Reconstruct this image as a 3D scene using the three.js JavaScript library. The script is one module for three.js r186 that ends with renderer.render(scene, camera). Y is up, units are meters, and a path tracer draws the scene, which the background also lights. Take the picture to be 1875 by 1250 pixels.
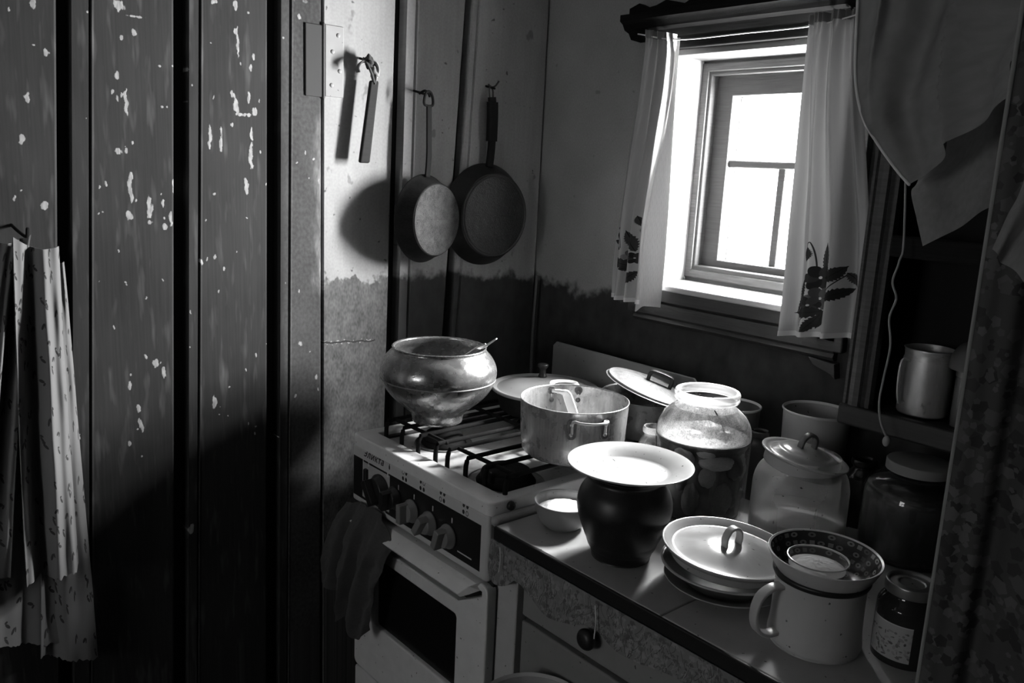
import * as THREE from 'three';
import { RoundedBoxGeometry } from 'three/addons/geometries/RoundedBoxGeometry.js';
import { mergeGeometries, toCreasedNormals } from 'three/addons/utils/BufferGeometryUtils.js';
import { ImprovedNoise } from 'three/addons/math/ImprovedNoise.js';
import { RectAreaLightUniformsLib } from 'three/addons/lights/RectAreaLightUniformsLib.js';

// ------------------------------------------------------------------ camera, sky, daylight, exposure
const scene = new THREE.Scene();
const camera = new THREE.PerspectiveCamera(44.63, 1875 / 1250, 0.02, 60);
camera.position.set(1.693, 1.456, 1.56);
camera.up.set(-0.18477582, 0.97799289, -0.09689068);
camera.lookAt(1.693 - 0.73755383, 1.456 - 0.20315108, 1.56 - 0.64400621);
scene.add(camera);

const renderer = new THREE.WebGLRenderer({ antialias: true });
renderer.toneMapping = THREE.LinearToneMapping;
renderer.toneMappingExposure = 1.0;
renderer.shadowMap.enabled = true;
renderer.shadowMap.type = THREE.PCFSoftShadowMap;

// an even, bright overcast sky (the photograph shows nothing but white beyond the panes)
scene.background = new THREE.Color(1, 1, 1);
scene.backgroundIntensity = 6;

RectAreaLightUniformsLib.init();
function daylight(w, h, x, y, z, tx, ty, tz, strength) {      // the sky as it stands in a window opening
  const l = new THREE.RectAreaLight(0xffffff, strength, w, h);
  l.position.set(x, y, z); l.lookAt(tx, ty, tz); scene.add(l); return l;
}
daylight(0.20, 0.45, 0.70, 1.46, -0.262, 0.70, 1.46, 1, 450);   // window over the table: the bright side of the sky
daylight(0.20, 0.45, 0.50, 1.46, -0.262, 0.50, 1.46, 1, 95);    // and its duller side
daylight(0.70, 0.80, 0.95, 1.45, 3.66, 0.95, 1.45, 0, 3);     // fill light from the unseen window added behind the camera

// ------------------------------------------------------------------ helpers
const PX = -0.059, WZ = -0.05, TOP = 0.815, GRATE = 0.889, VIEW = 0.864;
function rng(seed) { let s = seed >>> 0; return () => { s = (s + 0x6D2B79F5) | 0; let t = Math.imul(s ^ (s >>> 15), 1 | s); t = (t + Math.imul(t ^ (t >>> 7), 61 | t)) ^ t; return ((t ^ (t >>> 14)) >>> 0) / 4294967296; }; }
const perlin = new ImprovedNoise();
const n3 = (x, y, z = 0.37) => perlin.noise(x + 91.3, y + 47.7, z);
function fbm(x, y, z, o = 4) { let a = 0.5, s = 0; for (let i = 0; i < o; i++) { s += a * n3(x, y, z + i * 3.1); x *= 2.03; y *= 2.03; a *= 0.5; } return s; }
const clamp = (v, a = 0, b = 1) => Math.min(b, Math.max(a, v));
const step = (a, b, v) => { const t = clamp((v - a) / (b - a)); return t * t * (3 - 2 * t); };
const lerp = (a, b, t) => a + (b - a) * t;

function grayTex(w, h, fn, repeat) {                         // fn(u, v) -> linear albedo, stored as sRGB
  const d = new Uint8Array(w * h * 4);
  for (let j = 0; j < h; j++) for (let i = 0; i < w; i++) {
    const c = clamp(fn((i + 0.5) / w, (j + 0.5) / h)), s = c <= 0.0031308 ? 12.92 * c : 1.055 * c ** (1 / 2.4) - 0.055, k = (j * w + i) * 4;
    d[k] = d[k + 1] = d[k + 2] = Math.round(255 * s); d[k + 3] = 255;
  }
  const t = new THREE.DataTexture(d, w, h); t.colorSpace = THREE.SRGBColorSpace;
  t.magFilter = THREE.LinearFilter; t.minFilter = THREE.LinearMipmapLinearFilter; t.generateMipmaps = true;
  t.wrapS = t.wrapT = THREE.RepeatWrapping; if (repeat) t.repeat.set(repeat, repeat);
  t.needsUpdate = true; return t;
}
function dataTex(w, h, fn, repeat) { const t = grayTex(w, h, (u, v) => { const c = clamp(fn(u, v)); return c <= 0.04045 ? c / 12.92 : ((c + 0.055) / 1.055) ** 2.4; }, repeat); t.colorSpace = THREE.NoColorSpace; return t; }
function canvasTex(w, h, draw) {
  const c = document.createElement('canvas'); c.width = w; c.height = h; draw(c.getContext('2d'), w, h);
  const t = new THREE.CanvasTexture(c); t.colorSpace = THREE.SRGBColorSpace; t.wrapS = t.wrapT = THREE.RepeatWrapping; return t;
}
const g = (v) => { const s = Math.round(255 * (v <= 0.0031308 ? 12.92 * v : 1.055 * v ** (1 / 2.4) - 0.055)); return `rgb(${s},${s},${s})`; };
const gray = (v) => new THREE.Color(v, v, v);
function M(v, roughness = 0.7, more = {}) { const { metal, ...o } = more; return new THREE.MeshPhysicalMaterial({ color: gray(v), roughness, metalness: metal ?? 0, ...o }); }

const used = new Map();
function numbered(n) { const k = used.get(n) ?? 0; used.set(n, k + 1); return k ? `${n}_${String(k).padStart(3, '0')}` : n; }
function mesh(name, geo, mat, parent, label) {
  const m = new THREE.Mesh(geo, mat); m.name = parent ? name : numbered(name); m.castShadow = m.receiveShadow = true;
  if (parent) {                                              // children of one thing may share a name; number them inside the thing
    const k = parent.children.filter((c) => c.name.replace(/_\d{3}$/, '') === name).length; if (k) m.name = `${name}_${String(k).padStart(3, '0')}`;
    parent.add(m);
  } else scene.add(m);
  if (label) m.userData.label = label;
  return m;
}
function thing(name, label, category, pos = [0, 0, 0], turn = 0, group) {
  const o = new THREE.Group(); o.name = numbered(name); o.position.set(...pos); o.rotation.y = turn; scene.add(o);
  o.userData = { label, category }; if (group) o.userData.group = group; return o;
}
function structure(o, label) { o.userData.kind = 'structure'; if (label) o.userData.label = label; return o; }
function structGroup(name) { const o = new THREE.Group(); o.name = name; scene.add(o); o.userData.kind = 'structure'; return o; }

function box(x0, x1, y0, y1, z0, z1, r = 0.002, seg = 2) {
  const w = x1 - x0, h = y1 - y0, d = z1 - z0; r = Math.min(r, w / 2.01, h / 2.01, d / 2.01);
  const b = new RoundedBoxGeometry(w, h, d, seg, r); b.translate((x0 + x1) / 2, (y0 + y1) / 2, (z0 + z1) / 2); return metric(b);
}
function metric(geo) {                                       // uv in metres by the dominant axis of the normal
  if (geo.index) geo = geo.toNonIndexed();
  const p = geo.attributes.position, n = geo.attributes.normal, uv = new Float32Array(p.count * 2);
  for (let i = 0; i < p.count; i++) {
    const ax = Math.abs(n.getX(i)), ay = Math.abs(n.getY(i)), az = Math.abs(n.getZ(i));
    if (ax >= ay && ax >= az) { uv[2 * i] = p.getZ(i); uv[2 * i + 1] = p.getY(i); }
    else if (ay >= az) { uv[2 * i] = p.getX(i); uv[2 * i + 1] = p.getZ(i); } else { uv[2 * i] = p.getX(i); uv[2 * i + 1] = p.getY(i); }
  }
  geo.setAttribute('uv', new THREE.BufferAttribute(uv, 2)); return geo;
}
function lathe(pts, seg = 64, smooth = true) {
  let P = pts.map(([r, y]) => new THREE.Vector2(Math.max(r, 1e-5), y));
  if (smooth) { const q = []; const c = new THREE.SplineCurve(P); for (let i = 0; i <= P.length * 5; i++) q.push(c.getPoint(i / (P.length * 5))); P = q.map((v) => new THREE.Vector2(Math.max(v.x, 1e-5), v.y)); }
  const geo = new THREE.LatheGeometry(P, seg), uv = geo.attributes.uv, R = Math.max(...P.map((p) => p.x));
  let len = 0; for (let i = 1; i < P.length; i++) len += P[i].distanceTo(P[i - 1]);
  for (let i = 0; i < uv.count; i++) uv.setXY(i, uv.getX(i) * 2 * Math.PI * R, uv.getY(i) * len);
  return geo;
}
function tube(pts, r, seg = 40, rad = 10, closed = false) {
  const c = new THREE.CatmullRomCurve3(pts.map((p) => new THREE.Vector3(...p)), closed, 'catmullrom', 0.5);
  const t = new THREE.TubeGeometry(c, seg, r, rad, closed);
  if (closed) return t;
  const caps = [[0, c.getPoint(0)], [1, c.getPoint(1)]].map(([, p]) => { const s = new THREE.SphereGeometry(r, rad, 6); s.translate(p.x, p.y, p.z); return s; });
  return mergeGeometries([t, ...caps]);
}
function polytube(pts, r, seg, rad) { return tube(pts, r, seg ?? pts.length * 8, rad); }
function strap(pts, w, th, side) {                           // flat band swept along points; side = width direction
  const c = new THREE.CatmullRomCurve3(pts.map((p) => new THREE.Vector3(...p)), false, 'catmullrom', 0.5), N = 36, S = new THREE.Vector3(...side).normalize(), pos = [], idx = [];
  for (let i = 0; i <= N; i++) {
    const p = c.getPoint(i / N), t = c.getTangent(i / N), nn = new THREE.Vector3().crossVectors(t, S).normalize(), s = new THREE.Vector3().crossVectors(nn, t).normalize();
    for (const [a, b] of [[-1, -0.5], [-0.8, -1], [0.8, -1], [1, -0.5], [1, 0.5], [0.8, 1], [-0.8, 1], [-1, 0.5]]) { const q = p.clone().addScaledVector(s, a * w / 2).addScaledVector(nn, b * th / 2); pos.push(q.x, q.y, q.z); }
  }
  for (let i = 0; i < N; i++) for (let k = 0; k < 8; k++) { const a = i * 8 + k, b = i * 8 + (k + 1) % 8; idx.push(a, b, a + 8, b, b + 8, a + 8); }
  for (const o of [0, N * 8]) for (let k = 1; k < 7; k++) o ? idx.push(o, o + k, o + k + 1) : idx.push(o, o + k + 1, o + k);
  const geo = new THREE.BufferGeometry(); geo.setAttribute('position', new THREE.Float32BufferAttribute(pos, 3)); geo.setIndex(idx);
  geo.setAttribute('uv', new THREE.Float32BufferAttribute(new Float32Array(pos.length / 3 * 2), 2)); geo.computeVertexNormals(); return geo;
}
function grid(nu, nv, fn, uvfn = (u, v) => [u, v]) {
  const pos = [], uv = [], idx = [];
  for (let j = 0; j <= nv; j++) for (let i = 0; i <= nu; i++) { pos.push(...fn(i / nu, j / nv)); uv.push(...uvfn(i / nu, j / nv)); }
  for (let j = 0; j < nv; j++) for (let i = 0; i < nu; i++) { const a = j * (nu + 1) + i, b = a + 1, c = a + nu + 1, d = c + 1; idx.push(a, c, b, b, c, d); }
  const geo = new THREE.BufferGeometry(); geo.setAttribute('position', new THREE.Float32BufferAttribute(pos, 3)); geo.setAttribute('uv', new THREE.Float32BufferAttribute(uv, 2)); geo.setIndex(idx); geo.computeVertexNormals(); return geo;
}
function thick(geo, t) {                                     // gives a cloth grid real thickness: back sheet and a closed border
  const p = geo.attributes.position, n = geo.attributes.normal, b = geo.clone(), q = b.attributes.position, m = b.attributes.normal;
  for (let i = 0; i < p.count; i++) { q.setXYZ(i, p.getX(i) - n.getX(i) * t, p.getY(i) - n.getY(i) * t, p.getZ(i) - n.getZ(i) * t); m.setXYZ(i, -n.getX(i), -n.getY(i), -n.getZ(i)); }
  const id = Array.from(b.index.array); for (let i = 0; i < id.length; i += 3) { const s = id[i]; id[i] = id[i + 1]; id[i + 1] = s; } b.setIndex(id);
  const count = new Map(), key = (a, c) => a < c ? `${a},${c}` : `${c},${a}`, src = geo.index.array;
  for (let i = 0; i < src.length; i += 3) for (const [a, c] of [[0, 1], [1, 2], [2, 0]]) { const k = key(src[i + a], src[i + c]); count.set(k, count.has(k) ? null : [src[i + a], src[i + c]]); }
  const pos = [], uv = [], idx = [], U = geo.attributes.uv;
  for (const e of count.values()) if (e) {
    const k = pos.length / 3;
    for (const [A, i] of [[p, e[0]], [p, e[1]], [q, e[0]], [q, e[1]]]) { pos.push(A.getX(i), A.getY(i), A.getZ(i)); uv.push(U.getX(i), U.getY(i)); }
    idx.push(k, k + 2, k + 1, k + 1, k + 2, k + 3);
  }
  const e = new THREE.BufferGeometry(); e.setAttribute('position', new THREE.Float32BufferAttribute(pos, 3)); e.setAttribute('uv', new THREE.Float32BufferAttribute(uv, 2)); e.setIndex(idx); e.computeVertexNormals();
  return mergeGeometries([geo, b, e]);
}
function shapeXY(pts, holes = []) { const s = new THREE.Shape(pts.map(([x, y]) => new THREE.Vector2(x, y))); for (const h of holes) s.holes.push(new THREE.Path(h.map(([x, y]) => new THREE.Vector2(x, y)))); return s; }
const rect = (x0, x1, y0, y1) => [[x0, y0], [x1, y0], [x1, y1], [x0, y1]];
function extrude(shape, depth, bevel = 0, seg = 12) { return new THREE.ExtrudeGeometry(shape, { depth, bevelEnabled: bevel > 0, bevelSize: bevel, bevelThickness: bevel, bevelSegments: 2, curveSegments: seg }); }
const toZXY = new THREE.Matrix4().makeBasis(new THREE.Vector3(0, 0, 1), new THREE.Vector3(1, 0, 0), new THREE.Vector3(0, 1, 0));   // profile (z, x) run upwards along y
const toYZX = new THREE.Matrix4().makeBasis(new THREE.Vector3(0, 0, 1), new THREE.Vector3(0, 1, 0), new THREE.Vector3(-1, 0, 0));  // profile (z, y) run along -x
function merged(list) { return mergeGeometries(list.map((q) => { q = q.index ? q.toNonIndexed() : q; for (const k of Object.keys(q.attributes)) if (!['position', 'normal', 'uv'].includes(k)) q.deleteAttribute(k); return q; })); }
function roundRect(x0, x1, y0, y1, r) {
  const s = new THREE.Shape(); s.moveTo(x0 + r, y0); s.lineTo(x1 - r, y0); s.absarc(x1 - r, y0 + r, r, -Math.PI / 2, 0); s.lineTo(x1, y1 - r); s.absarc(x1 - r, y1 - r, r, 0, Math.PI / 2); s.lineTo(x0 + r, y1); s.absarc(x0 + r, y1 - r, r, Math.PI / 2, Math.PI); s.lineTo(x0, y0 + r); s.absarc(x0 + r, y0 + r, r, Math.PI, 1.5 * Math.PI); return s;
}

// ------------------------------------------------------------------ materials
// flakes that have come off the dark door paint: [z, y, half width, height], read off the boards
const FLAKES = [[1.182,1.62,.0069,.0126],[1.195,1.701,.0052,.0144],[1.05,1.721,.0155,.0198],[1.026,1.705,.0241,.0027],[1.027,1.676,.0043,.0099],[1.05,1.663,.0034,.0072],[1.06,1.594,.0043,.0108],[1.072,1.563,.0034,.009],[1.064,1.551,.0034,.0108],[1.046,1.543,.0026,.045],[1.065,1.452,.0086,.009],[1.05,1.455,.0034,.0108],[1.046,1.382,.0052,.0495],[1.05,1.329,.0086,.0144],[1.01,1.35,.0069,.0396],[1.013,1.315,.0086,.0072],[.985,1.354,.0026,.0144],[.983,1.307,.006,.009],[.96,1.384,.0043,.0405],[.97,1.323,.0034,.027],[1.199,1.347,.0069,.0126],[1.215,1.538,.0043,.0162],[1.229,1.466,.0052,.0144],[.826,1.703,.0043,.0126],[.822,1.682,.0026,.054],[.835,1.58,.0052,.0144],[.828,1.556,.0069,.0252],[.816,1.54,.0189,.0063],[.801,1.575,.0034,.036],[.787,1.548,.006,.0162],[.839,1.518,.0052,.009],[.885,1.491,.0034,.0396],[.862,1.487,.0043,.0432],[.794,1.502,.0034,.0216],[.797,1.456,.006,.045],[.809,1.393,.0043,.036],[.872,1.756,.0069,.009],[.829,1.757,.0086,.0126],[.788,1.659,.0034,.0108],[.795,1.636,.0034,.0126],[1.064,.984,.0052,.0144],[1.046,.893,.0052,.027],[1.05,.93,.0052,.0162],[1.03,1.041,.0026,.009],[1.014,1.024,.0069,.0162],[.996,1.002,.0052,.0198],[.89,.923,.0052,.0234],[.95,.636,.0069,.0198],[.883,1.242,.0034,.0108],[.911,1.232,.0034,.0126],[1.025,1.163,.0034,.0081],[1.07,.859,.0034,.009],[.685,1.032,.0043,.009],[.684,1.755,.0052,.009]];
const DW = 1.0, DZ = 0.6, DY = 0.3, DH = 1.9;                // the dark boards' picture covers z 0.6..1.6, y 0.3..2.2
const flakeMask = (() => {
  const W = 1024, H = 2048, a = new Float32Array(W * H), R = rng(5);
  const put = (z, y, hw, hh) => {
    const ci = (z - DZ) / DW * W, cj = (y - DY) / DH * H, ri = hw / DW * W * 1.3 + 1, rj = hh / DH * H + 1;
    for (let j = Math.floor(cj - rj); j <= cj + rj; j++) for (let i = Math.floor(ci - ri - 5); i <= ci + ri + 5; i++) {
      if (i < 0 || j < 0 || i >= W || j >= H) continue;
      const wob = 7 * fbm(j * 0.05, z * 40, 2, 3), di = (i + wob - ci) / ri, dj = (j - cj) / rj, e = di * di + dj * dj + 2.0 * fbm(i * 0.13, j * 0.035, y * 30, 4);
      if (e < 0.85) a[j * W + i] = Math.max(a[j * W + i], step(0.85, 0.6, e));
    }
  };
  for (const [z, y, w, h] of FLAKES) put(z, y, w * 0.62, h * 0.62);
  for (let k = 0; k < 150; k++) put(0.62 + R() * 0.95, 0.75 + R() * 1.15, 0.0006 + 0.0016 * R() * R(), 0.001 + 0.006 * R() * R());
  return a;
})();
const tDark = grayTex(1024, 2048, (u, v) => {
  const z = DZ + u * DW, y = DY + v * DH;
  const grain = fbm(z * 240, y * 5, 1, 3), patch = fbm(z * 9, y * 4, 4, 4), scuff = Math.max(0, fbm(z * 60, y * 9, 8, 3) - 0.12);
  const base = 0.022 * (1 + 0.5 * grain + 0.7 * patch) + 0.12 * scuff;
  const pale = step(0.735, 0.715, z), tone = lerp(base, 0.052 * (1 + 0.8 * patch + 0.7 * fbm(z * 150, y * 110, 19, 4)), pale);
  const chip = step(-0.02, 0.05, 0.012 - (z - 0.632) + 0.05 * fbm(z * 60, y * 14, 14, 4) - 0.3 * step(1.55, 1.62, y) - 0.3 * step(1.16, 1.05, y)) * step(0.668, 0.645, z) + step(0.02, 0.1, 0.5 * fbm(z * 40, y * 30, 16, 4) - 0.9 * step(1.79, 1.74, y)) * step(0.72, 0.7, z);
  const m = Math.max(clamp(chip) * 0.8, flakeMask[Math.min(2047, Math.floor(v * 2048)) * 1024 + Math.min(1023, Math.floor(u * 1024))]);
  return lerp(tone, 0.3 + 0.12 * n3(z * 300, y * 90), m);
});
const LY0 = 0.4, LH = 1.8;                                   // pale boards' picture: z -0.1..0.9, y 0.4..2.2
const tPale = grayTex(1024, 2048, (u, v) => {
  const z = -0.1 + u, y = LY0 + v * LH;
  const speck = n3(z * 210, y * 170, 2), patch = fbm(z * 11, y * 7, 3, 4), run = fbm(z * 70, y * 4, 6, 3);
  let c = 0.31 * (1 + 0.22 * patch + 0.14 * run + 0.1 * speck);
  const spots = fbm(z * 55, y * 48, 11, 3); c *= 1 - 0.7 * step(0.36, 0.46, spots);
  const smear = fbm(z * 22, y * 16, 15, 4); c *= 1 - 0.4 * step(0.3, 0.42, smear);
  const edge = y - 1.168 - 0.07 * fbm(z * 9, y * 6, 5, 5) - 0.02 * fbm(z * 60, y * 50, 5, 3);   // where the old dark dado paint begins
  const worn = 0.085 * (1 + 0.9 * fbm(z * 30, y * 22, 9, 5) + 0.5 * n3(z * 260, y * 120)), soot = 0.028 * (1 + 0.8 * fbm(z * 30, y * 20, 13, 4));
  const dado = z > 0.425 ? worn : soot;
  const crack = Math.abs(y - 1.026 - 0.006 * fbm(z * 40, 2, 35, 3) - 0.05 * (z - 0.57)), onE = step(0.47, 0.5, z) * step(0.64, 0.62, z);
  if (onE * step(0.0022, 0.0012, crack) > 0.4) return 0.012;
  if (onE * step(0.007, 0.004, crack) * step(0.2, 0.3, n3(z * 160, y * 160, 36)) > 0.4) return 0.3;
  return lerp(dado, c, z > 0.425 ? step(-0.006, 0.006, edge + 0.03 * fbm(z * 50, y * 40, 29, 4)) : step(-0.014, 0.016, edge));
});
const tPlaster = grayTex(2048, 1024, (u, v) => {             // window wall: x -0.1..1.9, y 0.6..2.2
  const x = -0.1 + u * 2, y = 0.6 + v * 1.6;
  const patch = fbm(x * 6, y * 6, 21, 5), speck = n3(x * 220, y * 220, 6);
  const c = 0.26 * (1 + 0.3 * patch + 0.12 * speck) * (1 - 0.3 * step(0.36, 0.46, fbm(x * 30, y * 30, 24, 3)));
  const edge = y - 1.15 - 0.09 * fbm(x * 8, y * 7, 25, 5) - 0.03 * fbm(x * 50, y * 45, 27, 4);
  const soot = 0.024 * (1 + 1.1 * fbm(x * 25, y * 18, 23, 5));
  return lerp(soot, c, step(-0.02, 0.02, edge));
});
for (const t of [tDark, tPale, tPlaster]) t.wrapS = t.wrapT = THREE.ClampToEdgeWrapping;
const tWood = grayTex(512, 512, (u, v) => 0.5 * (1 + 0.9 * fbm(u * 5 + 0.4 * n3(u * 3, v * 3), v * 90, 31, 4) + 0.3 * fbm(u * 6, v * 8, 33, 3)), 2.5);
const tWear = grayTex(1024, 1024, (u, v) => { const a = fbm(u * 9, v * 9, 41, 5), b = fbm(u * 40, v * 34, 43, 4); return 0.72 * (1 + 0.35 * a + 0.25 * b) * (1 - 0.55 * step(0.26, 0.46, fbm(u * 16, v * 20, 45, 5))); }, 3);
const rWear = dataTex(512, 512, (u, v) => 0.62 + 0.5 * fbm(u * 14, v * 14, 47, 5), 3);
const tStreak = grayTex(1024, 512, (u, v) => { const a = fbm(u * 70, v * 5, 141, 4), b = fbm(u * 12, v * 10, 143, 5), c = fbm(u * 60, v * 50, 145, 4); return 0.62 * (1 + 0.55 * a + 0.7 * b + 0.35 * c) * (1 - 0.5 * step(0.3, 0.45, c)); }, 3);
const tSpeck = grayTex(1024, 1024, (u, v) => 0.9 * (1 + 0.12 * fbm(u * 10, v * 10, 51, 4)) * (1 - 0.85 * step(0.36, 0.42, fbm(u * 34, v * 34, 53, 3))), 3);
const tRust = grayTex(512, 512, (u, v) => 0.6 * (1 + 0.8 * fbm(u * 12, v * 12, 61, 5) + 0.5 * n3(u * 120, v * 120)), 4);
const tWeave = grayTex(512, 512, (u, v) => 0.82 * (1 + 0.1 * Math.sin(u * 512 * Math.PI / 2) * Math.sin(v * 512 * Math.PI / 2) + 0.25 * fbm(u * 8, v * 8, 71, 4)), 6);

const mDark = M(1, 0.75, { specularIntensity: 0.6, map: tDark, bumpMap: tDark, bumpScale: 0.0012 });
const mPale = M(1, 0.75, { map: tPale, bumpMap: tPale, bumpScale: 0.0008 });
const mPlaster = M(1, 0.9, { map: tPlaster, bumpMap: tPlaster, bumpScale: 0.0015 });
const mBacking = M(0.012, 0.9);
const mLining = M(0.26, 0.7, { map: tSpeck });
const mCasing = M(0.045, 0.6, { map: tWood, bumpMap: tWood, bumpScale: 0.0008 });
const mCornice = M(0.014, 0.9, { specularIntensity: 0.15, map: tWood, bumpMap: tWood, bumpScale: 0.0008 });
const mSash = M(0.1, 0.65, { map: tWood, bumpMap: tWood, bumpScale: 0.0008 });
const mSashRaw = M(0.045, 0.7, { map: tWood, bumpMap: tWood, bumpScale: 0.0008 });
const mPane = new THREE.MeshPhysicalMaterial({ color: 0xffffff, roughness: 0, transmission: 1, thickness: 0, ior: 1.5 });
const mGlass = new THREE.MeshPhysicalMaterial({ color: gray(0.93), roughness: 0.02, transmission: 1, thickness: 0, ior: 1.5, side: THREE.DoubleSide });
const mDusty = new THREE.MeshPhysicalMaterial({ color: gray(0.93), roughness: 0.4, transmission: 0.94, thickness: 0, ior: 1.5, side: THREE.DoubleSide, map: tSpeck });
const mIronWorn = M(0.5, 0.42, { metal: 0.8, map: tWear, roughnessMap: rWear, bumpMap: tWear, bumpScale: 0.0006 });
const mAlu = M(0.62, 0.5, { metal: 0.55, map: tStreak, roughnessMap: rWear });
const mAluIn = M(0.6, 0.5, { metal: 0.35, map: tSpeck });
const mIron = M(0.012, 0.8, { specularIntensity: 0.35, map: tRust, bumpMap: tRust, bumpScale: 0.0006 });
const mIronGrey = M(0.17, 0.6, { map: tRust, bumpMap: tRust, bumpScale: 0.0008 });
const mBlack = M(0.012, 0.45);
const mEnamel = M(0.38, 0.22, { map: tSpeck, side: THREE.DoubleSide });
const mEnamelGrey = M(0.42, 0.3, { map: tSpeck, side: THREE.DoubleSide });
const mEnamelDull = M(0.3, 0.35, { map: tSpeck, side: THREE.DoubleSide });
const mStove = M(0.78, 0.35, { map: tSpeck });
const mClay = M(0.022, 0.42, { map: tRust });
const mTable = M(0.4, 0.6, { map: tSpeck, bumpMap: tSpeck, bumpScale: 0.0003 });

// ------------------------------------------------------------------ the room
structure(mesh('floor', box(-0.3, 3.4, -0.1, 0, -0.3, 3.75, 0.001), M(0.05, 0.7, { map: tWood })));
structure(mesh('ceiling', box(-0.3, 3.4, 2.25, 2.35, -0.3, 3.75, 0.001), M(0.09, 0.9, { map: tSpeck })));
structure(mesh('wall_right', box(3.2, 3.4, 0, 2.25, -0.24, 3.6, 0.001), M(0.1, 0.9, { map: tSpeck })));
{
  const w = extrude(shapeXY(rect(-0.2, 3.2, 0, 2.25), [rect(0.6, 1.3, 1.05, 1.85)]), 0.2); w.translate(0, 0, 3.4);
  structure(mesh('wall_back', metric(w), M(0.1, 0.9, { map: tSpeck })));
}
const wallLeft = structGroup('wall_left');
mesh('backing', box(-0.2, PX - 0.036, 0, 2.25, -0.24, 3.4, 0.001), mBacking, wallLeft);
// boards of the left wall: [z at y 1.75 and y 1.09 of the far-from-window edge, same of the window-side edge, dark?, bead offset]
const BOARDS = [
  [1.96, 2.0, 1.73, 1.77, 1, 0.03], [1.70, 1.73, 1.43, 1.46, 1, 0.03], [1.40, 1.43, 1.157, 1.191, 1, 0.02],
  [1.134, 1.167, 0.950, 0.972, 1, 0.034], [0.922, 0.943, 0.757, 0.766, 1, 0.024], [0.728, 0.736, 0.6315, 0.6315, 1, 0.024],
  [0.6265, 0.626, 0.441, 0.448, 0, 0], [0.411, 0.417, 0.241, 0.272, 0, 0.03], [0.219, 0.246, -0.045, -0.045, 0, 0.02],
];
for (const [a1, a0, b1, b0, dark, bead] of BOARDS) {
  const prof = [[0, -0.03], [0, -0.004], [0.002, 0]];        // (distance from the left edge, depth), with a bead run along it
  if (bead) prof.push([bead - 0.004, 0], [bead - 0.001, -0.005], [bead + 0.002, 0.0015], [bead + 0.006, 0]);
  const N = 1, e = extrude(shapeXY([[0, -0.03], [1, -0.03], [1, -0.003], [0.996, 0], ...prof.slice(3).reverse().map(([s, d]) => [1 - (1 - s), d]), [0.002, 0], [0, -0.003]].map(([s, d]) => [s, d])), 2.25);
  // the profile is written across a unit width; widths and the boards' slight lean are set per vertex
  const geo = e.applyMatrix4(toZXY), p = geo.attributes.position, uv = [];
  for (let i = 0; i < p.count; i++) {
    const y = p.getY(i), k = (y - 1.09) / 0.66, za = lerp(a0, a1, k), zb = lerp(b0, b1, k), w = za - zb; let s = p.getZ(i);
    const z = s > 0.9 ? zb + (1 - s) : za - s;
    p.setXYZ(i, PX + p.getX(i), y, z);
    uv.push(dark ? (z - DZ) / DW : z + 0.1, dark ? (y - DY) / DH : (y - LY0) / LH);
  }
  // the map above mirrors z, so flip the winding back
  const q = geo.index ? geo.toNonIndexed() : geo, P = q.attributes.position, UV = uv;
  for (let i = 0; i < P.count; i += 3) { const t = [P.getX(i + 1), P.getY(i + 1), P.getZ(i + 1)], u = [UV[2 * i + 2], UV[2 * i + 3]]; P.setXYZ(i + 1, P.getX(i + 2), P.getY(i + 2), P.getZ(i + 2)); P.setXYZ(i + 2, ...t); UV[2 * i + 2] = UV[2 * i + 4]; UV[2 * i + 3] = UV[2 * i + 5]; UV[2 * i + 4] = u[0]; UV[2 * i + 5] = u[1]; }
  q.setAttribute('uv', new THREE.Float32BufferAttribute(UV, 2)); q.computeVertexNormals();
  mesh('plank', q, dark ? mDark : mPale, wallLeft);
}
for (const z of [2.35, 3.0]) mesh('plank', box(PX - 0.03, PX, 0, 2.25, z - 0.32, z + 0.3, 0.003), M(0.06, 0.7), wallLeft);

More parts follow.
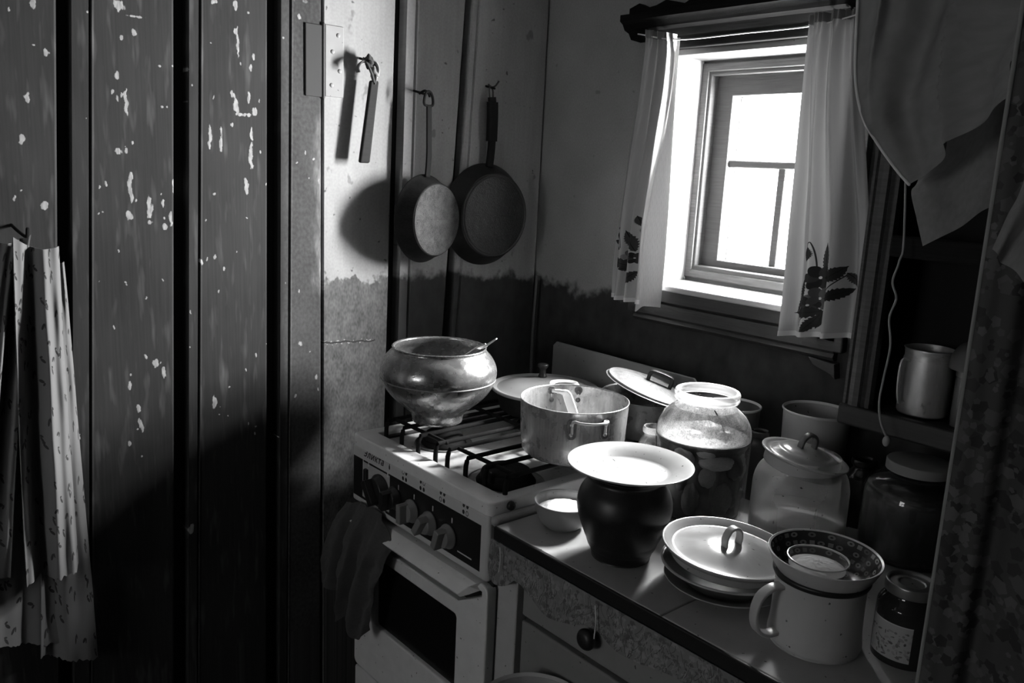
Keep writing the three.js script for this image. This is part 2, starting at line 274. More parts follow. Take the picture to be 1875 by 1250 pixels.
{ // window wall: thick log wall, plastered, one small opening
  const w = extrude(shapeXY(rect(-0.2, 3.2, 0, 2.25), [rect(0.372, 0.828, 1.19, 1.745)]), 0.19); w.translate(0, 0, -0.24);
  const geo = metric(w), uv = geo.attributes.uv, p = geo.attributes.position;
  for (let i = 0; i < p.count; i++) uv.setXY(i, (p.getX(i) + 0.1) / 2, (p.getY(i) - 0.6) / 1.6);
  structure(mesh('wall_front', geo, mPlaster));
}
const win = structGroup('window_1');
{
  for (const x of [0.368, 0.816]) mesh('reveal_lining', box(x, x + 0.016, 1.19, 1.745, -0.165, WZ + 0.002), mLining, win);
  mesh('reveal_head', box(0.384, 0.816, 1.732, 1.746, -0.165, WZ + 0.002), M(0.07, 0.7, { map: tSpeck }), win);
  mesh('sill', box(0.35, 0.85, 1.186, 1.2, -0.17, -0.012, 0.004), M(0.4, 0.7, { map: tSpeck }), win);
  const fr = extrude(shapeXY(rect(0.366, 0.834, 1.196, 1.744), [rect(0.406, 0.797, 1.236, 1.702)]), 0.05, 0.004); fr.translate(0, 0, -0.212);
  mesh('frame', metric(fr), mSashRaw, win);
  const bead = extrude(shapeXY(rect(0.386, 0.815, 1.212, 1.724), [rect(0.4, 0.803, 1.226, 1.71)]), 0.01, 0.003); bead.translate(0, 0, -0.166);
  mesh('frame_bead', metric(bead), mSash, win);
  const sash = extrude(shapeXY(rect(0.408, 0.795, 1.237, 1.701), [rect(0.452, 0.752, 1.254, 1.655)]), 0.032, 0.003); sash.translate(0, 0, -0.222);
  mesh('sash', metric(sash), mSashRaw, win);
  const inner = extrude(shapeXY(rect(0.447, 0.757, 1.249, 1.660), [rect(0.455, 0.749, 1.257, 1.652)]), 0.012, 0.001); inner.translate(0, 0, -0.236);
  mesh('glazing_strip', metric(inner), mSash, win);
  mesh('glazing_bar', box(0.445, 0.76, 1.484, 1.501, -0.226, -0.196, 0.004), mSashRaw, win);
  mesh('glazing_bar', box(0.591, 0.611, 1.25, 1.49, -0.226, -0.2, 0.004), mSashRaw, win);
  mesh('pane', box(0.45, 0.754, 1.5, 1.657, -0.232, -0.2316, 0.0001, 1), mPane, win);
  mesh('pane', box(0.45, 0.602, 1.252, 1.49, -0.232, -0.2316, 0.0001, 1), mPane, win);
  mesh('pane', box(0.602, 0.754, 1.252, 1.49, -0.232, -0.2316, 0.0001, 1), mPane, win);
}
{ // unseen window added in the back wall to let in fill light
  const w2 = structGroup('added_window_2');
  const fr = extrude(shapeXY(rect(0.6, 1.3, 1.05, 1.85), [rect(0.65, 0.93, 1.1, 1.8), rect(0.97, 1.25, 1.1, 1.8)]), 0.05, 0.003); fr.translate(0, 0, 3.5);
  mesh('frame', metric(fr), mSashRaw, w2);
  mesh('pane', box(0.64, 0.94, 1.09, 1.81, 3.52, 3.5205, 0.0001, 1), mPane, w2);
  mesh('pane', box(0.96, 1.26, 1.09, 1.81, 3.52, 3.5205, 0.0001, 1), mPane, w2);
}
{ // trims round the window: dark casing with a heavy cornice
  const t = structGroup('trim_1');
  mesh('casing_side', box(0.31, 0.372, 1.12, 1.76, WZ, WZ + 0.022, 0.004), mCasing, t);
  mesh('casing_side', box(0.828, 0.888, 1.12, 1.76, WZ, WZ + 0.022, 0.004), mCasing, t);
  mesh('casing_head', box(0.31, 0.888, 1.745, 1.80, WZ, WZ + 0.022, 0.004), mCornice, t);
  const ap = shapeXY([[WZ, 1.10], [WZ + 0.012, 1.10], [WZ + 0.02, 1.108], [WZ + 0.016, 1.116], [WZ + 0.022, 1.122], [WZ + 0.022, 1.15], [WZ + 0.017, 1.153], [WZ + 0.026, 1.158], [WZ + 0.03, 1.186], [WZ, 1.186]]);
  const a = extrude(ap, 0.54).applyMatrix4(toYZX); a.translate(0.87, 0, 0); mesh('apron', metric(toCreasedNormals(a, 0.5)), mCasing, t);
  const bl = extrude(shapeXY([[0.82, 1.10], [0.875, 1.095], [0.88, 1.068], [0.87, 1.075], [0.83, 1.088]]), 0.02, 0.002); bl.translate(0, 0, WZ); mesh('bracket', metric(bl), mCasing, t);
  const co = shapeXY([[WZ, 1.77], [WZ + 0.035, 1.772], [WZ + 0.045, 1.785], [WZ + 0.06, 1.79], [WZ + 0.068, 1.802], [WZ + 0.078, 1.808], [WZ + 0.078, 1.822], [WZ, 1.826]]);
  const c = extrude(co, 0.66).applyMatrix4(toYZX); c.translate(0.93, 0, 0); mesh('cornice', metric(toCreasedNormals(c, 0.5)), mCornice, t);
  const sc = []; const R = rng(9); sc.push([0.275, 1.82]); for (let i = 0; i <= 24; i++) sc.push([0.275 + i * 0.0269, 1.838 + 0.006 * Math.sin(i * 1.9) + 0.004 * R()]); sc.push([0.92, 1.82]);
  const cr = extrude(shapeXY(sc.reverse()), 0.02, 0.002); cr.translate(0, 0, WZ + 0.03); mesh('cresting', metric(cr), mCornice, t);
}
{ // thin pipe up the corner
  const pipe = mesh('corner_pipe', tube([[-0.035, 0.86, -0.028], [-0.036, 1.0, -0.028], [-0.034, 1.16, -0.03]], 0.005, 20, 8), M(0.13, 0.6, { map: tRust }));
  pipe.userData = { label: 'thin upright pipe in the corner behind the lidded frying pan', category: 'pipe' };
}

// ------------------------------------------------------------------ stove
const ST = [0.344, 0, 0.332];
const stove = thing('gas_stove', 'white enamel gas stove with dark control strip, pots standing on its top', 'stove', ST);
{
  const L = (geo) => { geo.translate(-ST[0], -ST[1], -ST[2]); return geo; };
  mesh('body', L(box(0.098, 0.59, 0.05, 0.823, 0.04, 0.598, 0.004)), mStove, stove);
  const top = extrude(roundRect(0.096, 0.592, -0.632, -0.035, 0.012), 0.024, 0.003);
  const hole = roundRect(0.122, 0.566, -0.588, -0.06, 0.01);
  { const s = roundRect(0.097, 0.591, -0.631, -0.036, 0.012); s.holes.push(hole); const e = extrude(s, 0.022, 0.003); e.rotateX(-Math.PI / 2); e.translate(0, 0.825, 0); mesh('hob_rim', L(metric(e)), mStove, stove); }
  const tHob = grayTex(512, 512, (u, v) => { const b = fbm(u * 8, v * 8, 81, 5), s = fbm(u * 30, v * 30, 83, 4); return 0.55 * (1 + 0.2 * s) * (1 - 0.75 * step(0.2, 0.5, b)) * (1 - 0.7 * step(0.3, 0.42, s)); }, 2);
  mesh('hob_tray', L(box(0.118, 0.57, 0.826, 0.834, 0.056, 0.592, 0.003)), M(1, 0.35, { map: tHob }), stove);
  { const s = roundRect(0.123, 0.565, -0.587, -0.061, 0.01); s.holes.push(roundRect(0.136, 0.55, -0.572, -0.075, 0.008)); const e = extrude(s, 0.004, 0.001); e.rotateX(-Math.PI / 2); e.translate(0, 0.8345, 0); mesh('hob_groove_shade', L(e), mBlack, stove, 'black strip for the shaded groove round the hob tray'); }  // black ring painted in for the shadow in the groove round the tray
  // control panel with its print
  const tPanel = canvasTex(2048, 566, (c, w, h) => {
    const X = (x) => (x - 0.096) / 0.496 * w, Y = (y) => (0.827 - y) / 0.137 * h;
    c.fillStyle = g(0.55); c.fillRect(0, 0, w, h);
    c.fillStyle = g(0.014); c.fillRect(X(0.1), Y(0.800), X(0.571) - X(0.1), Y(0.706) - Y(0.800));
    c.fillStyle = g(0.42); c.fillRect(X(0.142), Y(0.796), X(0.254) - X(0.142), Y(0.712) - Y(0.796));
    c.fillStyle = g(0.6); for (const x of [0.164, 0.243]) c.fillRect(X(x), Y(0.803), 22, 50); c.fillRect(X(0.142), Y(0.801), 12, 300);
    for (const [x, y] of [[0.287, 0.787], [0.346, 0.786], [0.413, 0.784], [0.478, 0.782]]) c.fillRect(X(x), Y(y), 14, 46);
    c.fillRect(X(0.50), Y(0.722), X(0.545) - X(0.50), 12); c.fillRect(X(0.185), Y(0.7085), X(0.24) - X(0.185), 8);
    c.fillStyle = g(0.012); c.font = 'italic bold 96px sans-serif'; c.fillText('\u042D\u043B\u0438\u043A\u0442\u0430', X(0.145), Y(0.8095));
    c.beginPath(); c.ellipse(X(0.252), Y(0.815), 11, 22, 0, 0, 7); c.fill(); c.fillRect(X(0.252) - 4, Y(0.8225), 8, 20);
    [0.305, 0.37, 0.44, 0.515].forEach((x, k) => { for (let i = 0; i < 2; i++) for (let j = 0; j < 2; j++) { c.beginPath(); c.ellipse(X(x + i * 0.0115), Y(0.8215 - j * 0.014), 15, 19, 0, 0, 7); i === k % 2 && j === (k >> 1) ? (c.lineWidth = 6, c.strokeStyle = g(0.012), c.stroke()) : c.fill(); } });
  });
  const pg = new RoundedBoxGeometry(0.496, 0.137, 0.034, 3, 0.008); const pu = pg.attributes.uv, pp = pg.attributes.position;
  for (let i = 0; i < pp.count; i++) pu.setXY(i, pp.getX(i) / 0.496 + 0.5, pp.getY(i) / 0.137 + 0.5);
  pg.translate(0.344, 0.7585, 0.617); mesh('control_panel', L(pg), M(1, 0.35, { map: tPanel }), stove);
  mesh('panel_groove', L(box(0.1, 0.588, 0.674, 0.689, 0.57, 0.612, 0.001)), mBlack, stove);
  const knob = (x, y, r, mat, turn, lab) => {
    const k = new THREE.Group(); k.name = 'knob'; const n = stove.children.filter((c) => c.name.startsWith('knob')).length; if (n) k.name = `knob_00${n}`; if (lab) k.userData.label = lab;
    stove.add(k); k.position.set(x - ST[0], y, 0.635 - ST[2]); k.rotation.z = turn;
    const s = lathe([[0.001, 0], [r * 1.12, 0], [r * 1.12, 0.004], [r, 0.007], [r * 0.9, 0.016], [r * 0.84, 0.019], [0.001, 0.02]], 36, false); s.rotateX(Math.PI / 2); mesh('skirt', s, mat, k);
    const gr = extrude(shapeXY([[-r * 0.8, -r * 0.24], [r * 0.8, -r * 0.24], [r * 0.86, 0], [r * 0.8, r * 0.24], [-r * 0.8, r * 0.24]]), 0.02, 0.002); gr.translate(0, 0, 0.014); mesh('grip', gr, mat, k);
  };
  const mKn = M(0.2, 0.4), mKd = M(0.014, 0.4);
  knob(0.218, 0.752, 0.032, mKd, 2.2, 'large black knob'); knob(0.277, 0.754, 0.023, mKd, 1.4, 'black knob');
  knob(0.343, 0.748, 0.0225, mKn, 1.6, 'grey knob'); knob(0.408, 0.745, 0.0225, mKn, 1.0, 'grey knob'); knob(0.472, 0.741, 0.0225, mKn, 1.25, 'grey knob');
  mesh('switch', L(box(0.153, 0.166, 0.733, 0.783, 0.63, 0.641, 0.003)), mKd, stove);
  // oven door: pull lip along the top, dark recess, slab, glass
  const lip = extrude(shapeXY([[0.598, 0.678], [0.634, 0.678], [0.644, 0.672], [0.659, 0.654], [0.656, 0.65], [0.645, 0.655], [0.628, 0.664], [0.598, 0.664]]), 0.44, 0.001).applyMatrix4(toYZX); { const q = lip.attributes.position; for (let i = 0; i < q.count; i++) if (q.getX(i) > -0.01) q.setX(i, q.getX(i) - Math.max(0, (q.getZ(i) - 0.63)) * 0.9); } lip.translate(0.566, 0, 0);
  mesh('door_pull', L(metric(toCreasedNormals(lip, 0.6))), mStove, stove);
  mesh('door_recess', L(box(0.11, 0.58, 0.595, 0.672, 0.594, 0.604, 0.002)), mBlack, stove);
  mesh('oven_door', L(metric((() => { const s = roundRect(0.102, 0.586, 0.274, 0.674, 0.012); s.holes.push(roundRect(0.186, 0.498, 0.407, 0.582, 0.012)); const rec = new THREE.Path([[0.12, 0.608], [0.499, 0.608], [0.574, 0.65], [0.574, 0.665], [0.12, 0.665]].map(([x, y]) => new THREE.Vector2(x, y))); s.holes.push(rec); const e = extrude(s, 0.018, 0.003); e.translate(0, 0, 0.606); return e; })())), mStove, stove);
  const gl = extrude(roundRect(0.18, 0.504, 0.40, 0.584, 0.008), 0.005, 0.001); gl.translate(0, 0, 0.61); mesh('oven_glass', L(gl), M(0.006, 0.3), stove, 'black oven glass');
  mesh('drawer_front', L(box(0.102, 0.586, 0.07, 0.265, 0.598, 0.627, 0.006)), mStove, stove);
  const foot = () => { }; for (const [x, z] of [[0.13, 0.57], [0.56, 0.57], [0.13, 0.08], [0.56, 0.08]]) mesh('foot', L(box(x - 0.02, x + 0.02, 0, 0.055, z - 0.02, z + 0.02, 0.006)), mBlack, stove);
  const bs = extrude(shapeXY([[0.112, 0.85], [0.585, 0.85], [0.585, 0.995], [0.575, 1.005], [0.122, 1.005], [0.112, 0.995]]), 0.004, 0.002); bs.translate(0, 0, 0.024); mesh('backsplash', L(bs), M(0.3, 0.45, { map: tSpeck }), stove);
  for (const [x, z, r] of [[0.23, 0.475, 0.042], [0.49, 0.508, 0.05], [0.25, 0.2, 0.045], [0.48, 0.2, 0.045]]) {
    const b = lathe([[0.001, 0], [r * 1.15, 0], [r * 1.14, 0.01], [r * 1.06, 0.013], [r * 1.04, 0.02], [r * 0.98, 0.026], [r * 0.8, 0.03], [r * 0.3, 0.032], [0.001, 0.032]], 56); b.translate(x, 0.834, z); mesh('burner', L(b), mIron, stove);
    const d = lathe([[r * 1.25, 0], [r * 1.5, 0.001], [r * 1.55, 0.004], [r * 1.6, 0.0005]], 40); d.translate(x, 0.8345, z); mesh('burner_ring', L(d), M(0.3, 0.4, { map: tWear, side: THREE.DoubleSide }), stove);
  }
  mesh('side_rail', L(tube([[0.597, 0.815, 0.62], [0.597, 0.815, 0.06]], 0.0105, 12, 12)), M(0.45, 0.4, { map: tWear }), stove);
  const bolt = lathe([[0.001, 0], [0.009, 0], [0.009, 0.007], [0.006, 0.011], [0.001, 0.011]], 20, false); bolt.rotateZ(-Math.PI / 2); bolt.translate(0.592, 0.837, 0.585); mesh('side_bolt', L(bolt), mBlack, stove);
}
function grate(x0, x1, label) {
  const t = thing('pan_grate', label, 'grate', [(x0 + x1) / 2, 0.834, 0.34], 0, 'wire pan grates on the stove top'), w = x1 - x0, y = 0.05;
  for (let i = 0; i < 4; i++) {
    const x = -w / 2 + i * w / 3;
    mesh('bar', tube([[x, 0.004, 0.24], [x, y - 0.012, 0.239], [x, y - 0.002, 0.232], [x, y, 0.22], [x, y, 0], [x, y, -0.24], [x, y - 0.004, -0.252], [x, 0.004, -0.256]], 0.005, 60, 8), mIron, t);
  }
  for (const z of [0.214, 0.0, -0.23]) mesh('cross_bar', tube([[-w / 2 - 0.003, y - 0.001, z], [0, y - 0.001, z], [w / 2 + 0.003, y - 0.001, z]], 0.0045, 12, 8), mIron, t);
  return t;
}
grate(0.152, 0.344, 'black wire grate under the round cast pot'); grate(0.386, 0.572, 'black wire grate over the bare burner, nearer the table');

{ // rag over the oven pull
  const geo = grid(90, 60, (u, v) => {
    const x = lerp(lerp(0.1, 0.30, u), lerp(0.066, 0.236, u), Math.min(1, v * 1.15)), y0 = 0.688 + 0.022 * Math.sin(u * 3) - 0.03 * step(0.7, 1, u), y1 = 0.47 - 0.045 * step(0.25, 0.5, u) + 0.012 * Math.sin(u * 13) + 0.012 * n3(u * 9, 4);
    const y = lerp(y0, y1, v), f = (0.016 * Math.sin(u * 17 + 0.8 * Math.sin(v * 3)) + 0.007 * Math.sin(u * 39 + 2)) * (0.3 + 0.7 * Math.min(1, v * 1.6)) + 0.012 * fbm(u * 5, v * 6, 2, 3);
    return [x + 0.006 * n3(u * 8, v * 4, 5), y, 0.678 + 0.008 * Math.sin(v * 2.2) - 0.03 * (1 - v) ** 5 + f];
  });
  const m = mesh('dish_rag', thick(geo, 0.002), M(0.08, 0.95, { map: tWeave })); m.userData = { label: 'dark crumpled rag hanging at the left end of the oven door', category: 'rag' };
}

// ------------------------------------------------------------------ table and cabinet
{
  const t = thing('worktop', 'long worktop along the window wall carrying jars and enamelware', 'worktop', [0.6, TOP, 0.3]);
  for (const [a, b] of [[0.012, 0.397], [0.3985, 0.86], [0.862, 1.4]]) mesh('panel', box(a, b, -0.024, 0, -0.345, 0.333, 0.003), mTable, t);
  mesh('edge_strip', box(0.01, 1.4, -0.026, -0.001, 0.331, 0.337, 0.002), M(0.012, 0.5, { map: tWood }), t, 'dark front edge strip');
  const c = thing('kitchen_cabinet', 'painted kitchen cabinet under the worktop with a drawer and round dark knob', 'cabinet', [0.6, 0, 0.3]);
  mesh('carcass', box(0.02, 1.38, 0.06, 0.785, -0.3, 0.292, 0.003), M(0.05, 0.8), c);
  mesh('stile', box(0.008, 0.062, 0.0, 0.786, 0.292, 0.318, 0.003), M(0.5, 0.5, { map: tSpeck }), c, 'pale front stile');
  mesh('drawer', box(0.076, 0.66, 0.660, 0.782, 0.292, 0.316, 0.004), M(0.26, 0.5, { map: tSpeck }), c);
  mesh('door', box(0.076, 0.66, 0.08, 0.650, 0.292, 0.316, 0.004), M(0.24, 0.5, { map: tSpeck }), c);
  mesh('door', box(0.668, 1.36, 0.08, 0.782, 0.292, 0.316, 0.004), M(0.24, 0.5, { map: tSpeck }), c);
  const k = lathe([[0.001, 0], [0.008, 0], [0.009, 0.008], [0.016, 0.014], [0.018, 0.022], [0.012, 0.029], [0.001, 0.031]], 28); k.rotateX(Math.PI / 2); k.translate(0.255, 0.706, 0.316); mesh('knob', k, mBlack, c);
  // printed oilcloth edging tacked under the front edge
  const tLace = canvasTex(2048, 256, (x, w, h) => {
    const R = rng(17); x.fillStyle = g(0.17); x.fillRect(0, 0, w, h);
    for (let i = 0; i < 700; i++) { const px = R() * w, py = R() * h, r = 5 + R() * 15, v = [0.09, 0.2, 0.24, 0.12][Math.floor(R() * 4)]; x.fillStyle = g(v); x.beginPath(); for (let a = 0; a < 5; a++) x.ellipse(px + r * 0.6 * Math.cos(a * 1.257), py + r * 0.6 * Math.sin(a * 1.257), r * 0.45, r * 0.3, a * 1.257, 0, 7); x.fill(); x.strokeStyle = g(R() < 0.6 ? 0.05 : 0.26); x.lineWidth = 2.5; x.beginPath(); x.moveTo(px, py); x.quadraticCurveTo(px + 40 * (R() - 0.5), py + 50, px + 90 * (R() - 0.5), py + 80); x.stroke(); }
  });
  const geo = grid(220, 12, (u, v) => {
    const x = lerp(0.604, 1.35, u), drop = 0.062 + 0.018 * Math.sin(x * 26) * Math.sin(x * 9 + 1) + 0.01 * n3(x * 18, 2) + (x < 0.68 ? 0.022 * Math.sin((x - 0.6) * 39) : 0);
    return [x, 0.788 - v * drop, 0.637 + 0.006 * v + 0.004 * v * n3(x * 40, v * 2)];
  }, (u, v) => [u * 0.9 / 0.9, 1 - v]);
  const e = mesh('edging_cloth', thick(geo, 0.0012), M(1, 0.6, { map: tLace })); e.userData = { label: 'flower-printed oilcloth edging hanging below the front edge of the worktop', category: 'edging' };
  for (const [x0, y0, x1, y1] of [[0.64, 0.785, 0.645, 0.742], [0.878, 0.78, 0.885, 0.728]]) mesh('thread', tube([[x0, y0, 0.645], [(x0 + x1) / 2 + 0.003, (y0 + y1) / 2, 0.648], [x1, y1, 0.65]], 0.0011, 12, 6), M(0.6, 0.8), e);
}

// ------------------------------------------------------------------ pots on the stove
{ // round cast pot
  const t = thing('cast_pot', 'bulging worn metal pot with a wide open rim on the stove', 'pot', [0.220, GRATE, 0.488], VIEW);
  mesh('body', lathe([[0.001, 0], [0.05, 0], [0.0565, 0.003], [0.0575, 0.01], [0.0625, 0.022], [0.077, 0.036], [0.096, 0.052], [0.1115, 0.068], [0.1225, 0.085], [0.129, 0.103], [0.131, 0.116], [0.1285, 0.131], [0.12, 0.148], [0.109, 0.1605], [0.1045, 0.167], [0.1055, 0.1715], [0.1025, 0.173], [0.0995, 0.169], [0.105, 0.158], [0.116, 0.146], [0.1235, 0.13], [0.126, 0.115], [0.123, 0.1], [0.11, 0.075], [0.08, 0.045], [0.05, 0.02], [0.001, 0.014]], 96), mIronWorn, t);
  mesh('seam', lathe([[0.127, 0.0985], [0.1292, 0.0995], [0.1298, 0.101], [0.1292, 0.1025], [0.1285, 0.1035]], 96), M(0.3, 0.6, { metal: 0.6, map: tWear }), t);
  const s = thing('ladle', 'metal ladle handle with a looped end lying over the rim of the cast pot', 'ladle', [0.220, GRATE, 0.488], VIEW);
  mesh('handle', strap([[0.01, 0.12, 0.02], [0.05, 0.152, 0.04], [0.085, 0.18, 0.048], [0.106, 0.19, 0.048]], 0.016, 0.004, [0, 0.8, 1]), M(0.6, 0.35, { metal: 0.9 }), s);
  mesh('loop', tube([[0.1, 0.184, 0.039], [0.118, 0.197, 0.041], [0.127, 0.204, 0.045], [0.124, 0.203, 0.051], [0.113, 0.194, 0.05], [0.1, 0.185, 0.048]], 0.0018, 40, 8, true), M(0.6, 0.35, { metal: 0.9 }), s);
  mesh('ladle_bowl', lathe([[0.001, -0.02], [0.02, -0.014], [0.03, 0], [0.029, 0.001], [0.019, -0.012], [0.001, -0.018]], 32).translate(0.012, 0.125, 0.012), M(0.6, 0.4, { metal: 0.9 }), s);
}
{ // covered pan at the back
  const t = thing('covered_pan', 'wide low pan covered with a flat grey lid at the back of the stove', 'pan', [0.290, GRATE, 0.221], VIEW);
  mesh('body', lathe([[0.001, 0], [0.1, 0], [0.108, 0.006], [0.12, 0.05], [0.122, 0.052], [0.118, 0.052], [0.106, 0.009], [0.001, 0.004]], 72, false), mIron, t);
  const lid = mesh('lid', lathe([[0.13, 0.052], [0.131, 0.056], [0.128, 0.059], [0.118, 0.0555], [0.112, 0.056], [0.07, 0.067], [0.001, 0.071]], 72), M(0.26, 0.4, { map: tSpeck, side: THREE.DoubleSide }), t);
  mesh('lid_knob', lathe([[0.001, 0.07], [0.011, 0.07], [0.008, 0.08], [0.008, 0.09], [0.0125, 0.096], [0.012, 0.102], [0.001, 0.104]], 28).translate(-0.006, 0, -0.05), mBlack, lid);
}
function bracketHandle(parent, R, y, turn, w) {              // riveted strap handle of an aluminium pan
  const k = new THREE.Group(); k.name = 'handle'; if (parent.children.some((c) => c.name === 'handle')) k.name = 'handle_001'; parent.add(k); k.rotation.y = turn;
  const d = (x) => Math.sqrt(R * R - x * x);
  mesh('grip', strap([[-w, y - 0.022, d(w) + 0.003], [-w, y - 0.004, d(w) + 0.004], [-w + 0.002, y + 0.004, d(w) + 0.016], [-w + 0.01, y + 0.006, d(w) + 0.03], [0, y + 0.006, R + 0.032], [w - 0.01, y + 0.006, d(w) + 0.03], [w - 0.002, y + 0.004, d(w) + 0.016], [w, y - 0.004, d(w) + 0.004], [w, y - 0.022, d(w) + 0.003]], 0.011, 0.0045, [0.001, 0.35, 1]), M(0.75, 0.4, { metal: 0.6 }), k);
  for (const s of [-1, 1]) {
    const p = extrude(roundRect(-0.0085, 0.0085, -0.034, 0.004, 0.008), 0.003, 0.0012); p.translate(s * w, y, 0); const a = Math.asin(s * w / R); p.translate(-s * w, 0, R - 0.001); p.rotateY(a); mesh('plate', p, mIronGrey, k);
    for (const dy of [-0.006, -0.025]) { const r = new THREE.SphereGeometry(0.0042, 14, 8); r.scale(1, 1, 0.6); r.translate(0, y + dy, R + 0.0035); r.rotateY(a); mesh('rivet', r, M(0.5, 0.4, { metal: 0.7 }), k); const q = lathe([[0.001, 0.001], [0.0035, 0.001], [0.0045, 0.0002], [0.0055, 0]], 16, false); q.rotateX(-Math.PI / 2); q.translate(0, y + dy, R - 0.0032); q.rotateY(a); mesh('rivet_head', q, mIronGrey, k); }
  }
}
{
  const t = thing('saucepan', 'open aluminium saucepan with riveted strap handles on the stove', 'saucepan', [0.545, GRATE, 0.380], VIEW);
  mesh('body', lathe([[0.001, 0], [0.09, 0], [0.098, 0.003], [0.1035, 0.01], [0.1075, 0.04], [0.1095, 0.09], [0.1105, 0.113], [0.1115, 0.1145], [0.1095, 0.1155], [0.1082, 0.112], [0.1072, 0.09], [0.1052, 0.04], [0.101, 0.012], [0.09, 0.004], [0.001, 0.003]], 96, false), mAlu, t);
  bracketHandle(t, 0.1095, 0.097, 0.19, 0.033); bracketHandle(t, 0.1095, 0.107, Math.PI + 0.12, 0.03);
  const s = thing('ladle', 'pale bent ladle handle standing inside the aluminium saucepan', 'ladle', [0.545, GRATE, 0.380], VIEW);
  mesh('handle', strap([[0.02, 0.02, 0.075], [0.004, 0.07, 0.045], [-0.012, 0.112, 0.018], [-0.02, 0.127, 0.012], [-0.034, 0.131, 0.012], [-0.046, 0.1325, 0.014]], 0.019, 0.007, [0.9, 0.1, 0.5]), M(0.75, 0.4), s);
  mesh('ladle_bowl', lathe([[0.001, 0], [0.02, 0.003], [0.03, 0.014], [0.029, 0.015], [0.019, 0.006], [0.001, 0.003]], 28).translate(0.02, 0.005, 0.05), M(0.6, 0.5), s);
}
{ // back pot with its lid askew
  const t = thing('stock_pot', 'dull metal pot behind the saucepan, wedged against the stove back', 'pot', [0.532, GRATE, 0.138], VIEW);
  mesh('body', lathe([[0.001, 0], [0.085, 0], [0.094, 0.006], [0.099, 0.04], [0.101, 0.083], [0.1035, 0.085], [0.1015, 0.087], [0.098, 0.083], [0.096, 0.04], [0.088, 0.008], [0.001, 0.004]], 80, false), M(0.3, 0.5, { metal: 0.5, map: tWear, roughnessMap: rWear }), t);
  const l = thing('pot_lid', 'speckled pale lid with a black strap grip lying askew on the back pot', 'lid', [0.555, 0.999, 0.150], VIEW);
  l.rotation.set(0, 0, 0); l.quaternion.setFromEuler(new THREE.Euler(0.04, VIEW, -0.30, 'YXZ'));
  mesh('disc', lathe([[0.001, -0.002], [0.098, -0.006], [0.101, -0.003], [0.1, 0.0005], [0.092, 0.0015], [0.06, 0.009], [0.001, 0.012]], 80), M(0.24, 0.5, { map: tRust }), l);
  mesh('grip', strap([[-0.012, 0.01, -0.008], [-0.012, 0.026, -0.008], [-0.005, 0.033, -0.006], [0.03, 0.033, 0.002], [0.037, 0.026, 0.004], [0.037, 0.008, 0.004]], 0.016, 0.008, [-0.2, 0, 1]), mBlack, l);
}

